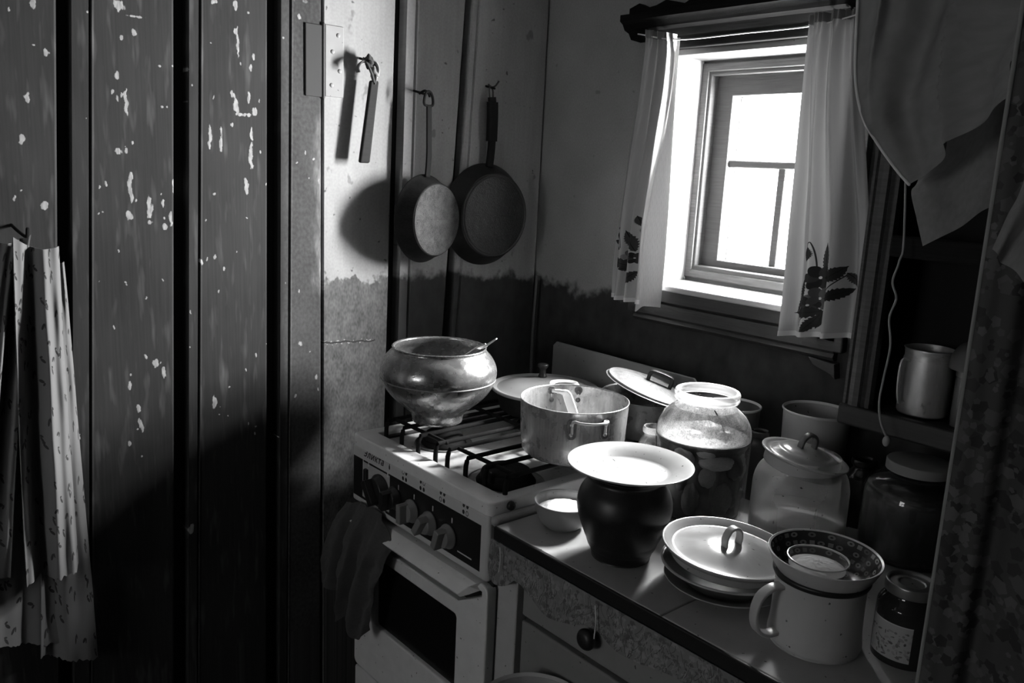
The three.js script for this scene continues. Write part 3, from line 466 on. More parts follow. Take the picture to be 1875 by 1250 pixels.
// ------------------------------------------------------------------ things on the worktop
{ // three-litre jar of pickles
  const p = [0.778, TOP, 0.257], t = thing('glass_jar', 'tall wide-mouthed open glass jar of pickles with pale foam on top', 'jar', p, VIEW);
  t.scale.set(1.03, 0.965, 1.03);
  mesh('glass', lathe([[0.001, 0.0015], [0.07, 0.0015], [0.081, 0.006], [0.0865, 0.018], [0.0875, 0.06], [0.0885, 0.13], [0.089, 0.165], [0.0865, 0.183], [0.079, 0.2], [0.068, 0.2125], [0.0595, 0.22], [0.056, 0.227], [0.055, 0.236]], 96), mGlass, t);
  mesh('film', lathe([[0.0865, 0.162], [0.087, 0.168], [0.0848, 0.183], [0.0772, 0.199], [0.0665, 0.211], [0.058, 0.2185]], 96), new THREE.MeshPhysicalMaterial({ color: gray(0.85), roughness: 0.58, transmission: 0.92, thickness: 0, ior: 1.1, side: THREE.DoubleSide, map: tRust }), t, 'cloudy film inside the shoulder');
  mesh('rim', lathe([[0.0545, 0.233], [0.0585, 0.2335], [0.06, 0.237], [0.0585, 0.2395], [0.0575, 0.2405], [0.0595, 0.243], [0.0605, 0.248], [0.058, 0.2525], [0.0535, 0.2525], [0.0515, 0.248], [0.0525, 0.238], [0.0545, 0.233]], 96), new THREE.MeshPhysicalMaterial({ color: gray(0.95), roughness: 0.3, transmission: 0.75, thickness: 0, ior: 1.5, side: THREE.DoubleSide }), t);
  const tBrine = grayTex(512, 512, (u, v) => 0.05 + 0.3 * Math.max(0, fbm(u * 7, v * 5, 91, 5)) + 0.05 * Math.max(0, fbm(u * 3, v * 30, 93, 4)), 4);
  mesh('brine', lathe([[0.001, 0.004], [0.07, 0.004], [0.077, 0.01], [0.078, 0.022], [0.0775, 0.06], [0.0775, 0.128], [0.082, 0.146], [0.0868, 0.156], [0.085, 0.1625]], 80), M(1, 0.4, { map: tBrine }), t);
  const R = rng(23);
  const foam = grid(96, 24, (u, v) => { const a = u * Math.PI * 2, r = 0.0868 * (1 - v), h = 0.161 + 0.004 * fbm(r * 60 * Math.cos(a), r * 60 * Math.sin(a), 95, 4) * Math.min(1, v * 6); return [r * Math.cos(a), h, -r * Math.sin(a)]; }, (u, v) => [u * 0.5, v * 0.1]);
  mesh('foam', foam, M(0.45, 0.6, { map: tRust, side: THREE.DoubleSide }), t, 'pale foam on the brine');
  const blob = (x, y, z, a, b, c, v, name) => { const s = new THREE.SphereGeometry(1, 28, 18), q = s.attributes.position; for (let i = 0; i < q.count; i++) { const k = 1 + 0.22 * fbm(q.getX(i) * 2 + x * 90, q.getY(i) * 2, q.getZ(i) * 2, 3); q.setXYZ(i, q.getX(i) * k, q.getY(i) * k, q.getZ(i) * k); } s.scale(a, b, c); s.computeVertexNormals(); s.translate(x, y, z); mesh(name, s, M(v, 0.45, { map: tWear }), t); };
  blob(-0.045, 0.135, 0.06, 0.022, 0.021, 0.018, 0.5, 'pickle'); blob(0.01, 0.128, 0.07, 0.034, 0.017, 0.016, 0.55, 'pickle'); blob(-0.01, 0.15, 0.075, 0.02, 0.012, 0.011, 0.6, 'pickle'); blob(0.045, 0.118, 0.06, 0.018, 0.024, 0.02, 0.08, 'pickle'); blob(-0.005, 0.1, 0.074, 0.016, 0.022, 0.0125, 0.4, 'pickle'); blob(0.025, 0.055, 0.068, 0.02, 0.035, 0.0165, 0.25, 'pickle'); blob(-0.03, 0.05, 0.068, 0.016, 0.034, 0.0145, 0.2, 'pickle');
  for (let k = 0; k < 9; k++) { const a = -1.1 + 2.2 * R(), y = 0.03 + 0.1 * R(); blob(0.067 * Math.sin(a), y, 0.067 * Math.cos(a), 0.012 + 0.008 * R(), 0.014 + 0.016 * R(), 0.0125, 0.12 + 0.3 * R() * y / 0.13, 'pickle'); }
  blob(0.004, 0.172, -0.01, 0.034, 0.012, 0.026, 0.55, 'pickle_slice'); blob(-0.028, 0.168, 0.02, 0.02, 0.008, 0.016, 0.62, 'pickle_slice'); blob(0.035, 0.168, 0.02, 0.014, 0.008, 0.012, 0.45, 'pickle_slice');
  mesh('dill_stalk', tube([[0.004, 0.225, 0.048], [0.018, 0.2, 0.054], [0.028, 0.165, 0.058]], 0.0015, 16, 6), M(0.03, 0.8), t);
}
{ // milk jar with enamel lid
  const t = thing('milk_jar', 'stout glass jar of milk under a tilted pale enamel lid', 'jar', [0.965, TOP, 0.21], VIEW);
  mesh('glass', lathe([[0.001, 0.001], [0.072, 0.001], [0.081, 0.006], [0.0845, 0.018], [0.0845, 0.09], [0.083, 0.112], [0.077, 0.13], [0.068, 0.141], [0.064, 0.148], [0.064, 0.162]], 80), mDusty, t, 'glass with a dried film of milk');
  const milk = lathe([[0.001, 0.003], [0.072, 0.003], [0.079, 0.008], [0.0825, 0.02], [0.083, 0.046], [0.082, 0.049], [0.001, 0.049]], 80, false); mesh('milk', milk, M(0.88, 0.6), t, 'white milk');
  { const f = new THREE.LatheGeometry([[0.0832, 0.047], [0.0832, 0.085], [0.0818, 0.108], [0.0758, 0.126]].map(([q, y]) => new THREE.Vector2(q, y)), 48, 1.75, 2.9);
    mesh('milk_film', f, new THREE.MeshPhysicalMaterial({ color: gray(0.85), map: tSpeck, roughness: 0.85, transmission: 0.6, thickness: 0, ior: 1.1, side: THREE.DoubleSide }), t, 'dried film of milk on the far side of the glass'); }
  const l = thing('enamel_lid', 'pale enamel lid with an arched grip sitting tilted on the milk jar', 'lid', [0.965, TOP + 0.152, 0.21], VIEW);
  l.quaternion.setFromEuler(new THREE.Euler(0.05, VIEW, -0.17, 'YXZ'));
  mesh('cover', lathe([[0.066, -0.016], [0.0685, -0.016], [0.0692, 0.002], [0.0745, 0.004], [0.0775, 0.007], [0.0765, 0.0095], [0.071, 0.009], [0.066, 0.006], [0.06, 0.0075], [0.05, 0.015], [0.042, 0.0165], [0.03, 0.021], [0.001, 0.0235]], 80), mEnamel, l);
  mesh('grip', strap([[-0.016, 0.02, 0.006], [-0.014, 0.036, 0.005], [-0.006, 0.046, 0.002], [0.004, 0.047, -0.001], [0.012, 0.038, -0.004], [0.014, 0.02, -0.005]], 0.013, 0.006, [0.35, 0, 1]), M(0.16, 0.35, { map: tRust }), l);
}
{ // clay pot with a plate over it
  const t = thing('clay_pot', 'black round-bellied clay pot covered by a pale plate', 'pot', [0.826, TOP, 0.532], VIEW);
  mesh('body', lathe([[0.001, 0], [0.046, 0], [0.05, 0.004], [0.056, 0.02], [0.07, 0.052], [0.0795, 0.082], [0.0805, 0.1], [0.076, 0.118], [0.067, 0.132], [0.0625, 0.14], [0.066, 0.147], [0.0655, 0.149], [0.06, 0.147], [0.059, 0.14], [0.07, 0.118], [0.075, 0.098], [0.066, 0.05], [0.05, 0.012], [0.001, 0.008]], 80), mClay, t);
  const p = thing('enamel_plate', 'pale enamel plate laid over the mouth of the clay pot', 'plate', [0.830, TOP + 0.1495, 0.530], VIEW);
  mesh('plate', lathe([[0.001, 0], [0.062, 0], [0.07, 0.003], [0.078, 0.0095], [0.092, 0.0135], [0.1035, 0.0165], [0.1055, 0.0175], [0.1065, 0.0195], [0.1045, 0.0205], [0.091, 0.0165], [0.0775, 0.0125], [0.0695, 0.006], [0.061, 0.0035], [0.001, 0.003]], 96, false), M(0.36, 0.25, { map: tSpeck }), p);
}
{ // salt bowl
  const t = thing('salt_bowl', 'small pale bowl heaped with salt beside the clay pot', 'bowl', [0.682, TOP, 0.531], VIEW);
  mesh('bowl', lathe([[0.001, 0.001], [0.028, 0], [0.033, 0.002], [0.043, 0.012], [0.051, 0.03], [0.0545, 0.047], [0.0555, 0.049], [0.0535, 0.05], [0.0515, 0.046], [0.0485, 0.031], [0.04, 0.015], [0.001, 0.006]], 64), M(0.26, 0.3, { map: tSpeck }), t);
  const heap = grid(48, 20, (u, v) => { const a = u * 6.2832, r = 0.0482 * (1 - v), x = r * Math.cos(a), z = -r * Math.sin(a), d = Math.hypot(x - 0.006, z + 0.004); return [x, 0.0325 + 0.012 * (1 - (r / 0.048) ** 2) - 0.007 * Math.exp(-d * d / 0.00012) + 0.004 * fbm(x * 130, z * 130, 97, 3) * Math.min(1, v * 5), z]; });
  mesh('salt', heap, M(0.85, 0.9, { side: THREE.DoubleSide }), t, 'white salt');
}
{ // stack: plate, dish, and an enamel lid on top
  const c = [1.002, TOP, 0.480];
  const a = thing('plate', 'pale plate at the bottom of the stack under the big lid', 'plate', c, VIEW);
  mesh('plate', lathe([[0.001, 0], [0.06, 0], [0.066, 0.003], [0.076, 0.01], [0.094, 0.016], [0.097, 0.018], [0.0955, 0.0195], [0.075, 0.0135], [0.064, 0.006], [0.001, 0.003]], 80, false), M(0.42, 0.3, { map: tSpeck }), a);
  const b = thing('deep_dish', 'dark deep dish in the middle of the stack under the big lid', 'dish', [c[0] + 0.001, TOP + 0.0065, c[2] + 0.001], VIEW);
  mesh('dish', lathe([[0.001, 0], [0.052, 0], [0.062, 0.004], [0.084, 0.022], [0.1, 0.034], [0.103, 0.0365], [0.1015, 0.0385], [0.098, 0.037], [0.08, 0.025], [0.06, 0.008], [0.001, 0.004]], 80, false), M(0.1, 0.3, { map: tSpeck }), b);
  mesh('rim_band', lathe([[0.1005, 0.0345], [0.1038, 0.0363], [0.1035, 0.0385], [0.101, 0.0392]], 80), M(0.4, 0.3), b, 'paler worn rim');
  const l = thing('enamel_lid', 'large pale enamel lid with an arched grip topping the stacked dishes', 'lid', [c[0], TOP + 0.062, c[2]], VIEW);
  l.quaternion.setFromEuler(new THREE.Euler(0.03, VIEW, -0.055, 'YXZ'));
  mesh('cover', lathe([[0.085, -0.014], [0.088, -0.014], [0.0895, -0.002], [0.099, 0.0015], [0.104, 0.006], [0.1055, 0.009], [0.1035, 0.0105], [0.097, 0.0075], [0.0915, 0.004], [0.086, 0.0015], [0.07, 0.004], [0.04, 0.0115], [0.022, 0.0135], [0.001, 0.014]], 96), mEnamel, l);
  mesh('grip', strap([[-0.01, 0.012, 0.011], [-0.0105, 0.026, 0.0095], [-0.004, 0.038, 0.004], [0.006, 0.041, -0.001], [0.014, 0.035, -0.005], [0.017, 0.024, -0.007], [0.016, 0.011, -0.007]], 0.013, 0.005, [0.5, 0, 0.8]), M(0.42, 0.3), l);
}
{ // mug with a bowl in its mouth
  const c = [1.172, TOP, 0.505], t = thing('enamel_mug', 'large pale enamel mug in front with a patterned bowl in its mouth', 'mug', c, VIEW);
  mesh('body', lathe([[0.001, 0.001], [0.056, 0], [0.062, 0.003], [0.0645, 0.01], [0.0625, 0.03], [0.0615, 0.07], [0.0625, 0.098], [0.0655, 0.104], [0.0655, 0.107], [0.0635, 0.107], [0.0605, 0.1], [0.0595, 0.07], [0.0605, 0.02], [0.055, 0.005], [0.001, 0.004]], 80), M(0.5, 0.3, { map: tSpeck }), t);
  mesh('rim_band', lathe([[0.0645, 0.1], [0.0664, 0.104], [0.0664, 0.108], [0.0625, 0.109]], 80, false), mBlack, t, 'black rim');
  const h = mesh('handle', strap([[-0.058, 0.09, 0.014], [-0.078, 0.089, 0.022], [-0.094, 0.076, 0.028], [-0.099, 0.052, 0.03], [-0.093, 0.03, 0.028], [-0.077, 0.02, 0.022], [-0.06, 0.021, 0.015]], 0.017, 0.006, [0.35, 0, 1]), M(0.5, 0.3, { map: tSpeck }), t);
  const tCheck = canvasTex(1024, 256, (x, w, hh) => { x.fillStyle = g(0.035); x.fillRect(0, 0, w, hh); const R = rng(29); for (let i = 0; i < 32; i++) for (let j = 0; j < 6; j++) { x.fillStyle = g(0.08 + 0.2 * R()); if ((i + j) % 2) { x.beginPath(); x.arc(16 + i * 32, 20 + j * 42, 13, 0, 7); x.fill(); x.fillStyle = g(0.03); x.beginPath(); x.arc(16 + i * 32, 20 + j * 42, 5, 0, 7); x.fill(); } else if (R() < 0.5) x.fillRect(i * 32 + 6, j * 42 + 8, 18, 22); } });
  const b = thing('patterned_bowl', 'shallow bowl with a small flower pattern inside, set on the front mug', 'bowl', [c[0] + 0.001, TOP + 0.0885, c[2]], VIEW);
  b.quaternion.setFromEuler(new THREE.Euler(0.02, VIEW, 0.0, 'YXZ'));
  mesh('outside', lathe([[0.001, 0], [0.04, 0], [0.044, 0.003], [0.058, 0.014], [0.069, 0.029], [0.0755, 0.043], [0.077, 0.046], [0.0765, 0.0475], [0.0735, 0.046]], 80), M(0.52, 0.25, { map: tSpeck }), b);
  const inn = new THREE.LatheGeometry([[0.001, 0.0075], [0.04, 0.0075], [0.055, 0.0165], [0.066, 0.03], [0.0735, 0.046]].map(([r, y]) => new THREE.Vector2(r, y)), 80); { const uv = inn.attributes.uv; for (let i = 0; i < uv.count; i++) uv.setXY(i, uv.getX(i), uv.getY(i)); }
  mesh('inside', inn, M(1, 0.25, { map: tCheck, side: THREE.DoubleSide }), b, 'patterned inside');
  const gl = thing('glass_tumbler', 'little glass of white grains standing in the patterned bowl', 'glass', [c[0] - 0.004, TOP + 0.0962, c[2] + 0.008], VIEW);
  mesh('glass', lathe([[0.001, 0], [0.03, 0], [0.034, 0.003], [0.0385, 0.018], [0.041, 0.031]], 56), mGlass, gl);
  mesh('rim', lathe([[0.0405, 0.030], [0.042, 0.031], [0.042, 0.0325], [0.0405, 0.033]], 56), M(0.6, 0.2), gl);
  mesh('grains', grid(40, 14, (u, v) => { const a = u * 6.2832, r = 0.0385 * (1 - v); return [r * Math.cos(a), 0.019 + 0.008 * (1 - (1 - v) ** 2) + 0.003 * fbm(r * 200 * Math.cos(a), r * 200 * Math.sin(a), 99, 2) * Math.min(1, v * 4), -r * Math.sin(a)]; }), M(0.6, 0.9, { side: THREE.DoubleSide, map: tSpeck }), gl, 'white grains');
  mesh('grip', tube([[0.037, 0.029, -0.012], [0.05, 0.028, -0.016], [0.054, 0.022, -0.017], [0.046, 0.01, -0.014], [0.034, 0.008, -0.01]], 0.0025, 24, 8), mGlass, gl);
}
{ // labelled jar by the mug
  const t = thing('label_jar', 'small dark glass jar with a paper label and metal lid behind the front mug', 'jar', [1.268, TOP, 0.436], VIEW);
  mesh('glass', lathe([[0.001, 0.001], [0.036, 0.001], [0.041, 0.006], [0.0415, 0.07], [0.039, 0.083], [0.033, 0.092], [0.031, 0.098], [0.031, 0.106]], 56), M(0.02, 0.08), t);
  mesh('lid', lathe([[0.0335, 0.098], [0.0345, 0.099], [0.0345, 0.11], [0.033, 0.1125], [0.03, 0.1115], [0.027, 0.1085], [0.018, 0.11], [0.015, 0.108], [0.001, 0.1085]], 56), M(0.35, 0.35, { metal: 0.7, map: tWear, side: THREE.DoubleSide }), t);
  const tLab = canvasTex(512, 512, (x, w, h) => { const R = rng(37); x.fillStyle = g(0.34); x.fillRect(0, 0, w, h); x.fillStyle = g(0.5); x.fillRect(0, 0, w, 14); for (let i = 0; i < 90; i++) { x.fillStyle = g(0.05 + 0.3 * R()); x.beginPath(); x.ellipse(R() * w, 90 + R() * (h - 120), 8 + 30 * R(), 6 + 14 * R(), R() * 3, 0, 7); x.fill(); } });
  const lb = new THREE.CylinderGeometry(0.0418, 0.0418, 0.052, 28, 1, true, -1.75, 1.5); lb.translate(0, 0.036, 0); mesh('paper_label', lb, M(1, 0.7, { map: tLab, side: THREE.DoubleSide }), t, 'worn paper label');
}
{ // big dark jar on the right
  const t = thing('big_jar', 'big dark glass jar with a flat lid under the cupboard, beside the printed curtain', 'jar', [1.122, TOP, 0.100], VIEW);
  mesh('glass', lathe([[0.001, 0.001], [0.07, 0.001], [0.08, 0.006], [0.0845, 0.02], [0.0855, 0.1], [0.083, 0.12], [0.075, 0.138], [0.06, 0.15], [0.05, 0.155], [0.049, 0.162]], 72), mGlass, t);
  const tIn = grayTex(256, 256, (u, v) => 0.03 + 0.16 * Math.max(0, fbm(u * 6, v * 6, 101, 5)), 5);
  mesh('contents', lathe([[0.001, 0.004], [0.068, 0.004], [0.078, 0.01], [0.082, 0.022], [0.083, 0.1], [0.08, 0.118], [0.07, 0.128], [0.001, 0.13]], 60), M(1, 0.5, { map: tIn }), t);
  mesh('lid', lathe([[0.052, 0.156], [0.054, 0.157], [0.054, 0.172], [0.052, 0.1745], [0.001, 0.175]], 60, false), M(0.2, 0.6), t);
}
function smallJar(pos, r, h, label, mat, name = 'jar', cat = 'jar') {
  const t = thing(name, label, cat, pos, VIEW);
  mesh('glass', lathe([[0.001, 0.001], [r * 0.9, 0.001], [r, 0.006], [r, h * 0.62], [r * 0.9, h * 0.76], [r * 0.62, h * 0.86], [r * 0.6, h * 0.92]], 40), mat, t);
  mesh('rim', lathe([[r * 0.58, h * 0.9], [r * 0.72, h * 0.91], [r * 0.74, h * 0.97], [r * 0.66, h], [r * 0.56, h * 0.97], [r * 0.58, h * 0.9]], 40), mat, t);
  return t;
}
smallJar([0.652, TOP, 0.252], 0.03, 0.137, 'small clear bottle half hidden behind the tall pickle jar', mDusty, 'glass_bottle', 'bottle');
smallJar([0.805, TOP, 0.1], 0.026, 0.143, 'small brown jar between the pickle jar and the milk jar, farther back', M(0.05, 0.12));
smallJar([1.0, TOP, 0.045], 0.032, 0.13, 'small dark jar in shadow left of the big lidded jar', M(0.02, 0.12));
function tallMug(pos, r, h, label, mat, rimMat, ear) {
  const t = thing('enamel_mug', label, 'mug', pos, VIEW);
  mesh('body', lathe([[0.001, 0.001], [r * 0.86, 0], [r * 0.9, 0.004], [r * 0.92, h * 0.5], [r * 0.97, h - 0.004], [r * 0.95, h - 0.003], [r * 0.9, h * 0.5], [r * 0.86, 0.006], [r * 0.1, 0.006]], 72, false), mat, t);
  mesh('rim', lathe([[r * 0.96, h - 0.005], [r, h - 0.003], [r * 1.01, h], [r * 0.98, h + 0.0015], [r * 0.94, h - 0.003]], 72), rimMat, t);
  if (ear) mesh('handle', strap([[r * 0.8, h * 0.8, r * 0.5], [r * 1.15, h * 0.82, r * 0.7], [r * 1.32, h * 0.66, r * 0.8], [r * 1.2, h * 0.5, r * 0.72], [r * 0.85, h * 0.46, r * 0.5]], 0.013, 0.004, [-0.5, 0, 0.8]), mat, t);
}
tallMug([0.882, TOP, 0.027], 0.067, 0.195, 'grey enamel mug at the back against the wall, right of the jars', M(0.34, 0.3, { map: tSpeck, side: THREE.DoubleSide }), M(0.42, 0.3), false);
tallMug([0.714, TOP, 0.064], 0.056, 0.170, 'white-rimmed dark mug half hidden behind the open pickle jar', M(0.16, 0.3, { map: tSpeck, side: THREE.DoubleSide }), M(0.75, 0.3), false);

// ------------------------------------------------------------------ cupboard on the right, with what stands in it
{
  const t = thing('wall_cupboard', 'dark open-fronted cupboard with a fluted post beside the window', 'cupboard', [0.972, 1.05, WZ]);
  const flute = []; const W = 0.052; const seg = [[0, 0], [0.004, 0.008], [0.009, 0.008], [0.012, 0.004], [0.015, 0.01], [0.024, 0.013], [0.033, 0.01], [0.036, 0.004], [0.039, 0.008], [0.043, 0.004], [0.047, 0.008], [0.052, 0.006], [0.052, -0.012], [0, -0.012]];
  const po = extrude(shapeXY(seg), 0.95); po.rotateX(-Math.PI / 2); const pf = po.attributes.position; for (let i = 0; i < pf.count; i++) pf.setZ(i, -pf.getZ(i)); { const ps = po.index ? po : po; const P = ps.attributes.position; for (let i = 0; i < P.count; i += 3) { const a = [P.getX(i + 1), P.getY(i + 1), P.getZ(i + 1)]; P.setXYZ(i + 1, P.getX(i + 2), P.getY(i + 2), P.getZ(i + 2)); P.setXYZ(i + 2, ...a); } po.computeVertexNormals(); }
  po.translate(0, -0.002, 0.158); mesh('post', metric(po), M(0.09, 0.5, { map: tWood }), t, 'fluted front post');
  const dk = M(0.03, 0.7, { map: tWood });
  mesh('side', box(0.004, 0.02, 0.0, 0.95, 0.002, 0.152), dk, t); mesh('side', box(0.62, 0.64, 0.0, 0.95, 0.002, 0.152), dk, t);
  mesh('back', box(0.02, 0.62, 0.0, 0.95, 0.001, 0.008), M(0.008, 0.9), t);
  mesh('bottom', box(0.02, 0.62, -0.022, 0.004, 0.002, 0.156), dk, t); mesh('top', box(0.004, 0.64, 0.93, 0.95, 0.002, 0.152), dk, t);
  mesh('rail', box(0.0, 0.64, -0.026, 0.012, 0.154, 0.174, 0.005), M(0.03, 0.5, { map: tWood }), t);
  mesh('shelf', box(0.02, 0.62, 0.292, 0.304, 0.01, 0.15), dk, t); mesh('shelf_lip', box(0.05, 0.62, 0.288, 0.325, 0.15, 0.166, 0.005), M(0.018, 0.85, { map: tWood, specularIntensity: 0.3 }), t);
  const m = thing('metal_jug', 'dull metal jug with a wire handle on the cupboard shelf', 'jug', [1.085, 1.056, 0.035], VIEW);
  mesh('body', lathe([[0.001, 0.001], [0.04, 0.001], [0.0425, 0.005], [0.0425, 0.1], [0.0405, 0.106], [0.0415, 0.118], [0.0435, 0.121], [0.0405, 0.122], [0.039, 0.106], [0.041, 0.1], [0.04, 0.008], [0.001, 0.005]], 64, false), M(0.7, 0.42, { metal: 0.6, map: tWear }), m);
  mesh('handle', tube([[-0.038, 0.1, 0.012], [-0.056, 0.1, 0.016], [-0.058, 0.06, 0.017], [-0.052, 0.025, 0.015], [-0.041, 0.024, 0.012]], 0.0025, 40, 8), M(0.6, 0.4, { metal: 0.5 }), m);
  const j = thing('jar', 'narrow dark jar on the cupboard shelf next to the metal jug', 'jar', [1.165, 1.056, 0.04], VIEW);
  mesh('glass', lathe([[0.001, 0.001], [0.024, 0.001], [0.027, 0.005], [0.0275, 0.08], [0.025, 0.088]], 40), M(0.1, 0.25), j); mesh('lid', lathe([[0.028, 0.086], [0.0285, 0.098], [0.026, 0.1], [0.001, 0.1005]], 40, false), M(0.14, 0.3, { metal: 0.4 }), j);
  const d = thing('bowl', 'dark round bowl turned down on the narrow jar in the cupboard', 'bowl', [1.172, 1.1575, 0.045], VIEW);
  mesh('bowl', lathe([[0.045, 0], [0.0465, 0.001], [0.044, 0.02], [0.034, 0.038], [0.02, 0.046], [0.001, 0.047], [0.001, 0.044], [0.02, 0.043], [0.032, 0.035], [0.042, 0.018], [0.044, 0]], 56), M(0.06, 0.4, { side: THREE.DoubleSide }), d);
  const co = mesh('dangling_string', tube([[1.02, 1.7, 0.15], [1.06, 1.39, 0.151], [1.061, 1.335, 0.155], [1.056, 1.30, 0.158], [1.064, 1.272, 0.153], [1.058, 1.238, 0.155], [1.066, 1.19, 0.154], [1.065, 1.136, 0.16], [1.066, 1.093, 0.166], [1.075, 1.06, 0.17], [1.086, 1.035, 0.165]], 0.002, 120, 7), M(0.25, 0.8));
  co.userData = { label: 'knotted light cord dangling in front of the cupboard', category: 'cord' };
  const kn = new THREE.SphereGeometry(0.007, 14, 10); kn.scale(0.9, 1.4, 0.9); kn.translate(1.087, 1.028, 0.165); mesh('end_weight', kn, M(0.3, 0.5), co);
}

// ------------------------------------------------------------------ things hung on the boards
function nail(parent, x, y, z, r = 0.0028) { const n = new THREE.CylinderGeometry(r, r, 0.05, 10); n.rotateZ(Math.PI / 2 - 0.2); n.translate(x, y, z); return mesh('nail', n, mIron, parent); }
{ // door hinge
  const t = thing('door_hinge', 'painted-over strap hinge joining the dark door to the pale boards', 'hinge', [PX, 1.67, 0.628]);
  mesh('leaf', box(-0.001, 0.004, -0.078, 0.075, 0.004, 0.044, 0.002), mDark.clone(), t, 'dark painted leaf'); t.children[0].material.map = null; t.children[0].material.color = gray(0.05);
  mesh('leaf', box(-0.001, 0.004, -0.075, 0.078, -0.05, -0.004, 0.002), M(0.33, 0.8, { map: tSpeck }), t, 'pale painted leaf');
  mesh('barrel', tube([[0.003, -0.078, 0], [0.003, 0.078, 0]], 0.0035, 8, 10), M(0.05, 0.6), t);
  for (const [y, z] of [[0.058, -0.036], [0.022, -0.022], [-0.018, -0.04], [-0.05, -0.02]]) { const s = new THREE.SphereGeometry(0.005, 12, 8); s.scale(0.5, 1, 1); s.translate(0.004, y, z); mesh('screw', s, M(0.28, 0.6), t); }
}
{ // small frying pan, turned bottom out, swung a little towards the window
  const t = thing('frying_pan', 'smaller grey-bottomed frying pan hung bottom out on the pale boards', 'frying pan', [PX + 0.008, 1.326, 0.387]);
  const s = new THREE.Group();
  const T = new THREE.Matrix4().makeRotationY(0.27).premultiply(new THREE.Matrix4().makeTranslation(0.048, 0, 0.0));
  const P = (geo) => geo.applyMatrix4(T);
  const b = lathe([[0.106, 0], [0.107, 0.0015], [0.106, 0.004], [0.1, 0.012], [0.088, 0.042], [0.085, 0.0445], [0.082, 0.0445], [0.083, 0.042], [0.098, 0.011], [0.104, 0.002]], 72, false); b.rotateZ(-Math.PI / 2); mesh('side', P(b), M(0.022, 0.7, { specularIntensity: 0.4, map: tRust }), t);
  const d = lathe([[0.0855, 0.042], [0.0845, 0.046], [0.001, 0.0462]], 72, false); d.rotateZ(-Math.PI / 2); mesh('bottom', metric(P(d)), M(0.07, 0.85, { specularIntensity: 0.3, map: tRust, bumpMap: tRust, bumpScale: 0.0008, side: THREE.DoubleSide }), t, 'grey worn bottom');
  mesh('handle', P(strap([[0.012, 0.1, 0.002], [0.014, 0.15, 0.001], [0.012, 0.2, 0], [0.008, 0.268, -0.002]], 0.017, 0.006, [0, 0, 1])), mIron, t);
  const rg = tube([[0.007, 0.268, 0.012], [0.007, 0.283, 0.014], [0.006, 0.298, 0.005], [0.006, 0.298, -0.009], [0.006, 0.284, -0.018], [0.007, 0.268, -0.015]], 0.0032, 40, 8, true); mesh('ring', P(rg), mIron, t);
  nail(t, 0.02, 0.298, 0.0);
  const wire = tube([[0.03, 0.295, 0.006], [0.035, 0.302, -0.006], [0.03, 0.296, -0.02], [0.022, 0.292, -0.028]], 0.003, 20, 7); mesh('wire', wire, mIron, t);
}
{ // large black frying pan
  const t = thing('frying_pan', 'bigger black frying pan hung on the wall near the corner', 'frying pan', [PX + 0.006, 1.333, 0.158]);
  const b = lathe([[0.132, 0], [0.134, 0.0015], [0.1335, 0.004], [0.128, 0.012], [0.111, 0.044], [0.108, 0.048], [0.1, 0.05], [0.104, 0.046], [0.124, 0.011], [0.128, 0.002]], 80, false); b.rotateZ(-Math.PI / 2); mesh('side', b, M(0.018, 0.5, { map: tRust }), t);
  const d = lathe([[0.1085, 0.047], [0.107, 0.0505], [0.104, 0.0505], [0.102, 0.0485], [0.001, 0.0487]], 80, false); d.rotateZ(-Math.PI / 2); mesh('bottom', metric(d), M(0.022, 0.45, { map: tRust, bumpMap: tRust, bumpScale: 0.0012, side: THREE.DoubleSide }), t);
  mesh('handle', merged([strap([[0.016, 0.125, 0], [0.02, 0.17, -0.001], [0.02, 0.2, -0.002]], 0.021, 0.012, [0, 0, 1]), strap([[0.02, 0.19, -0.001], [0.021, 0.25, 0.0], [0.02, 0.288, 0.001]], 0.031, 0.016, [0, 0, 1]), strap([[0.02, 0.28, 0.001], [0.019, 0.3, 0.003]], 0.022, 0.012, [0, 0, 1])]), mIron, t);
  mesh('loop', tube([[0.018, 0.298, 0.009], [0.016, 0.318, 0.01], [0.012, 0.328, 0.004], [0.014, 0.318, -0.003], [0.018, 0.298, -0.002]], 0.0022, 40, 7), M(0.06, 0.8), t);
  nail(t, 0.006, 0.326, 0.004);
  mesh('twine', tube([[0.02, 0.33, 0.016], [0.018, 0.325, 0.006], [0.022, 0.328, -0.004], [0.026, 0.34, -0.012]], 0.0022, 20, 7), M(0.03, 0.8), t);
}
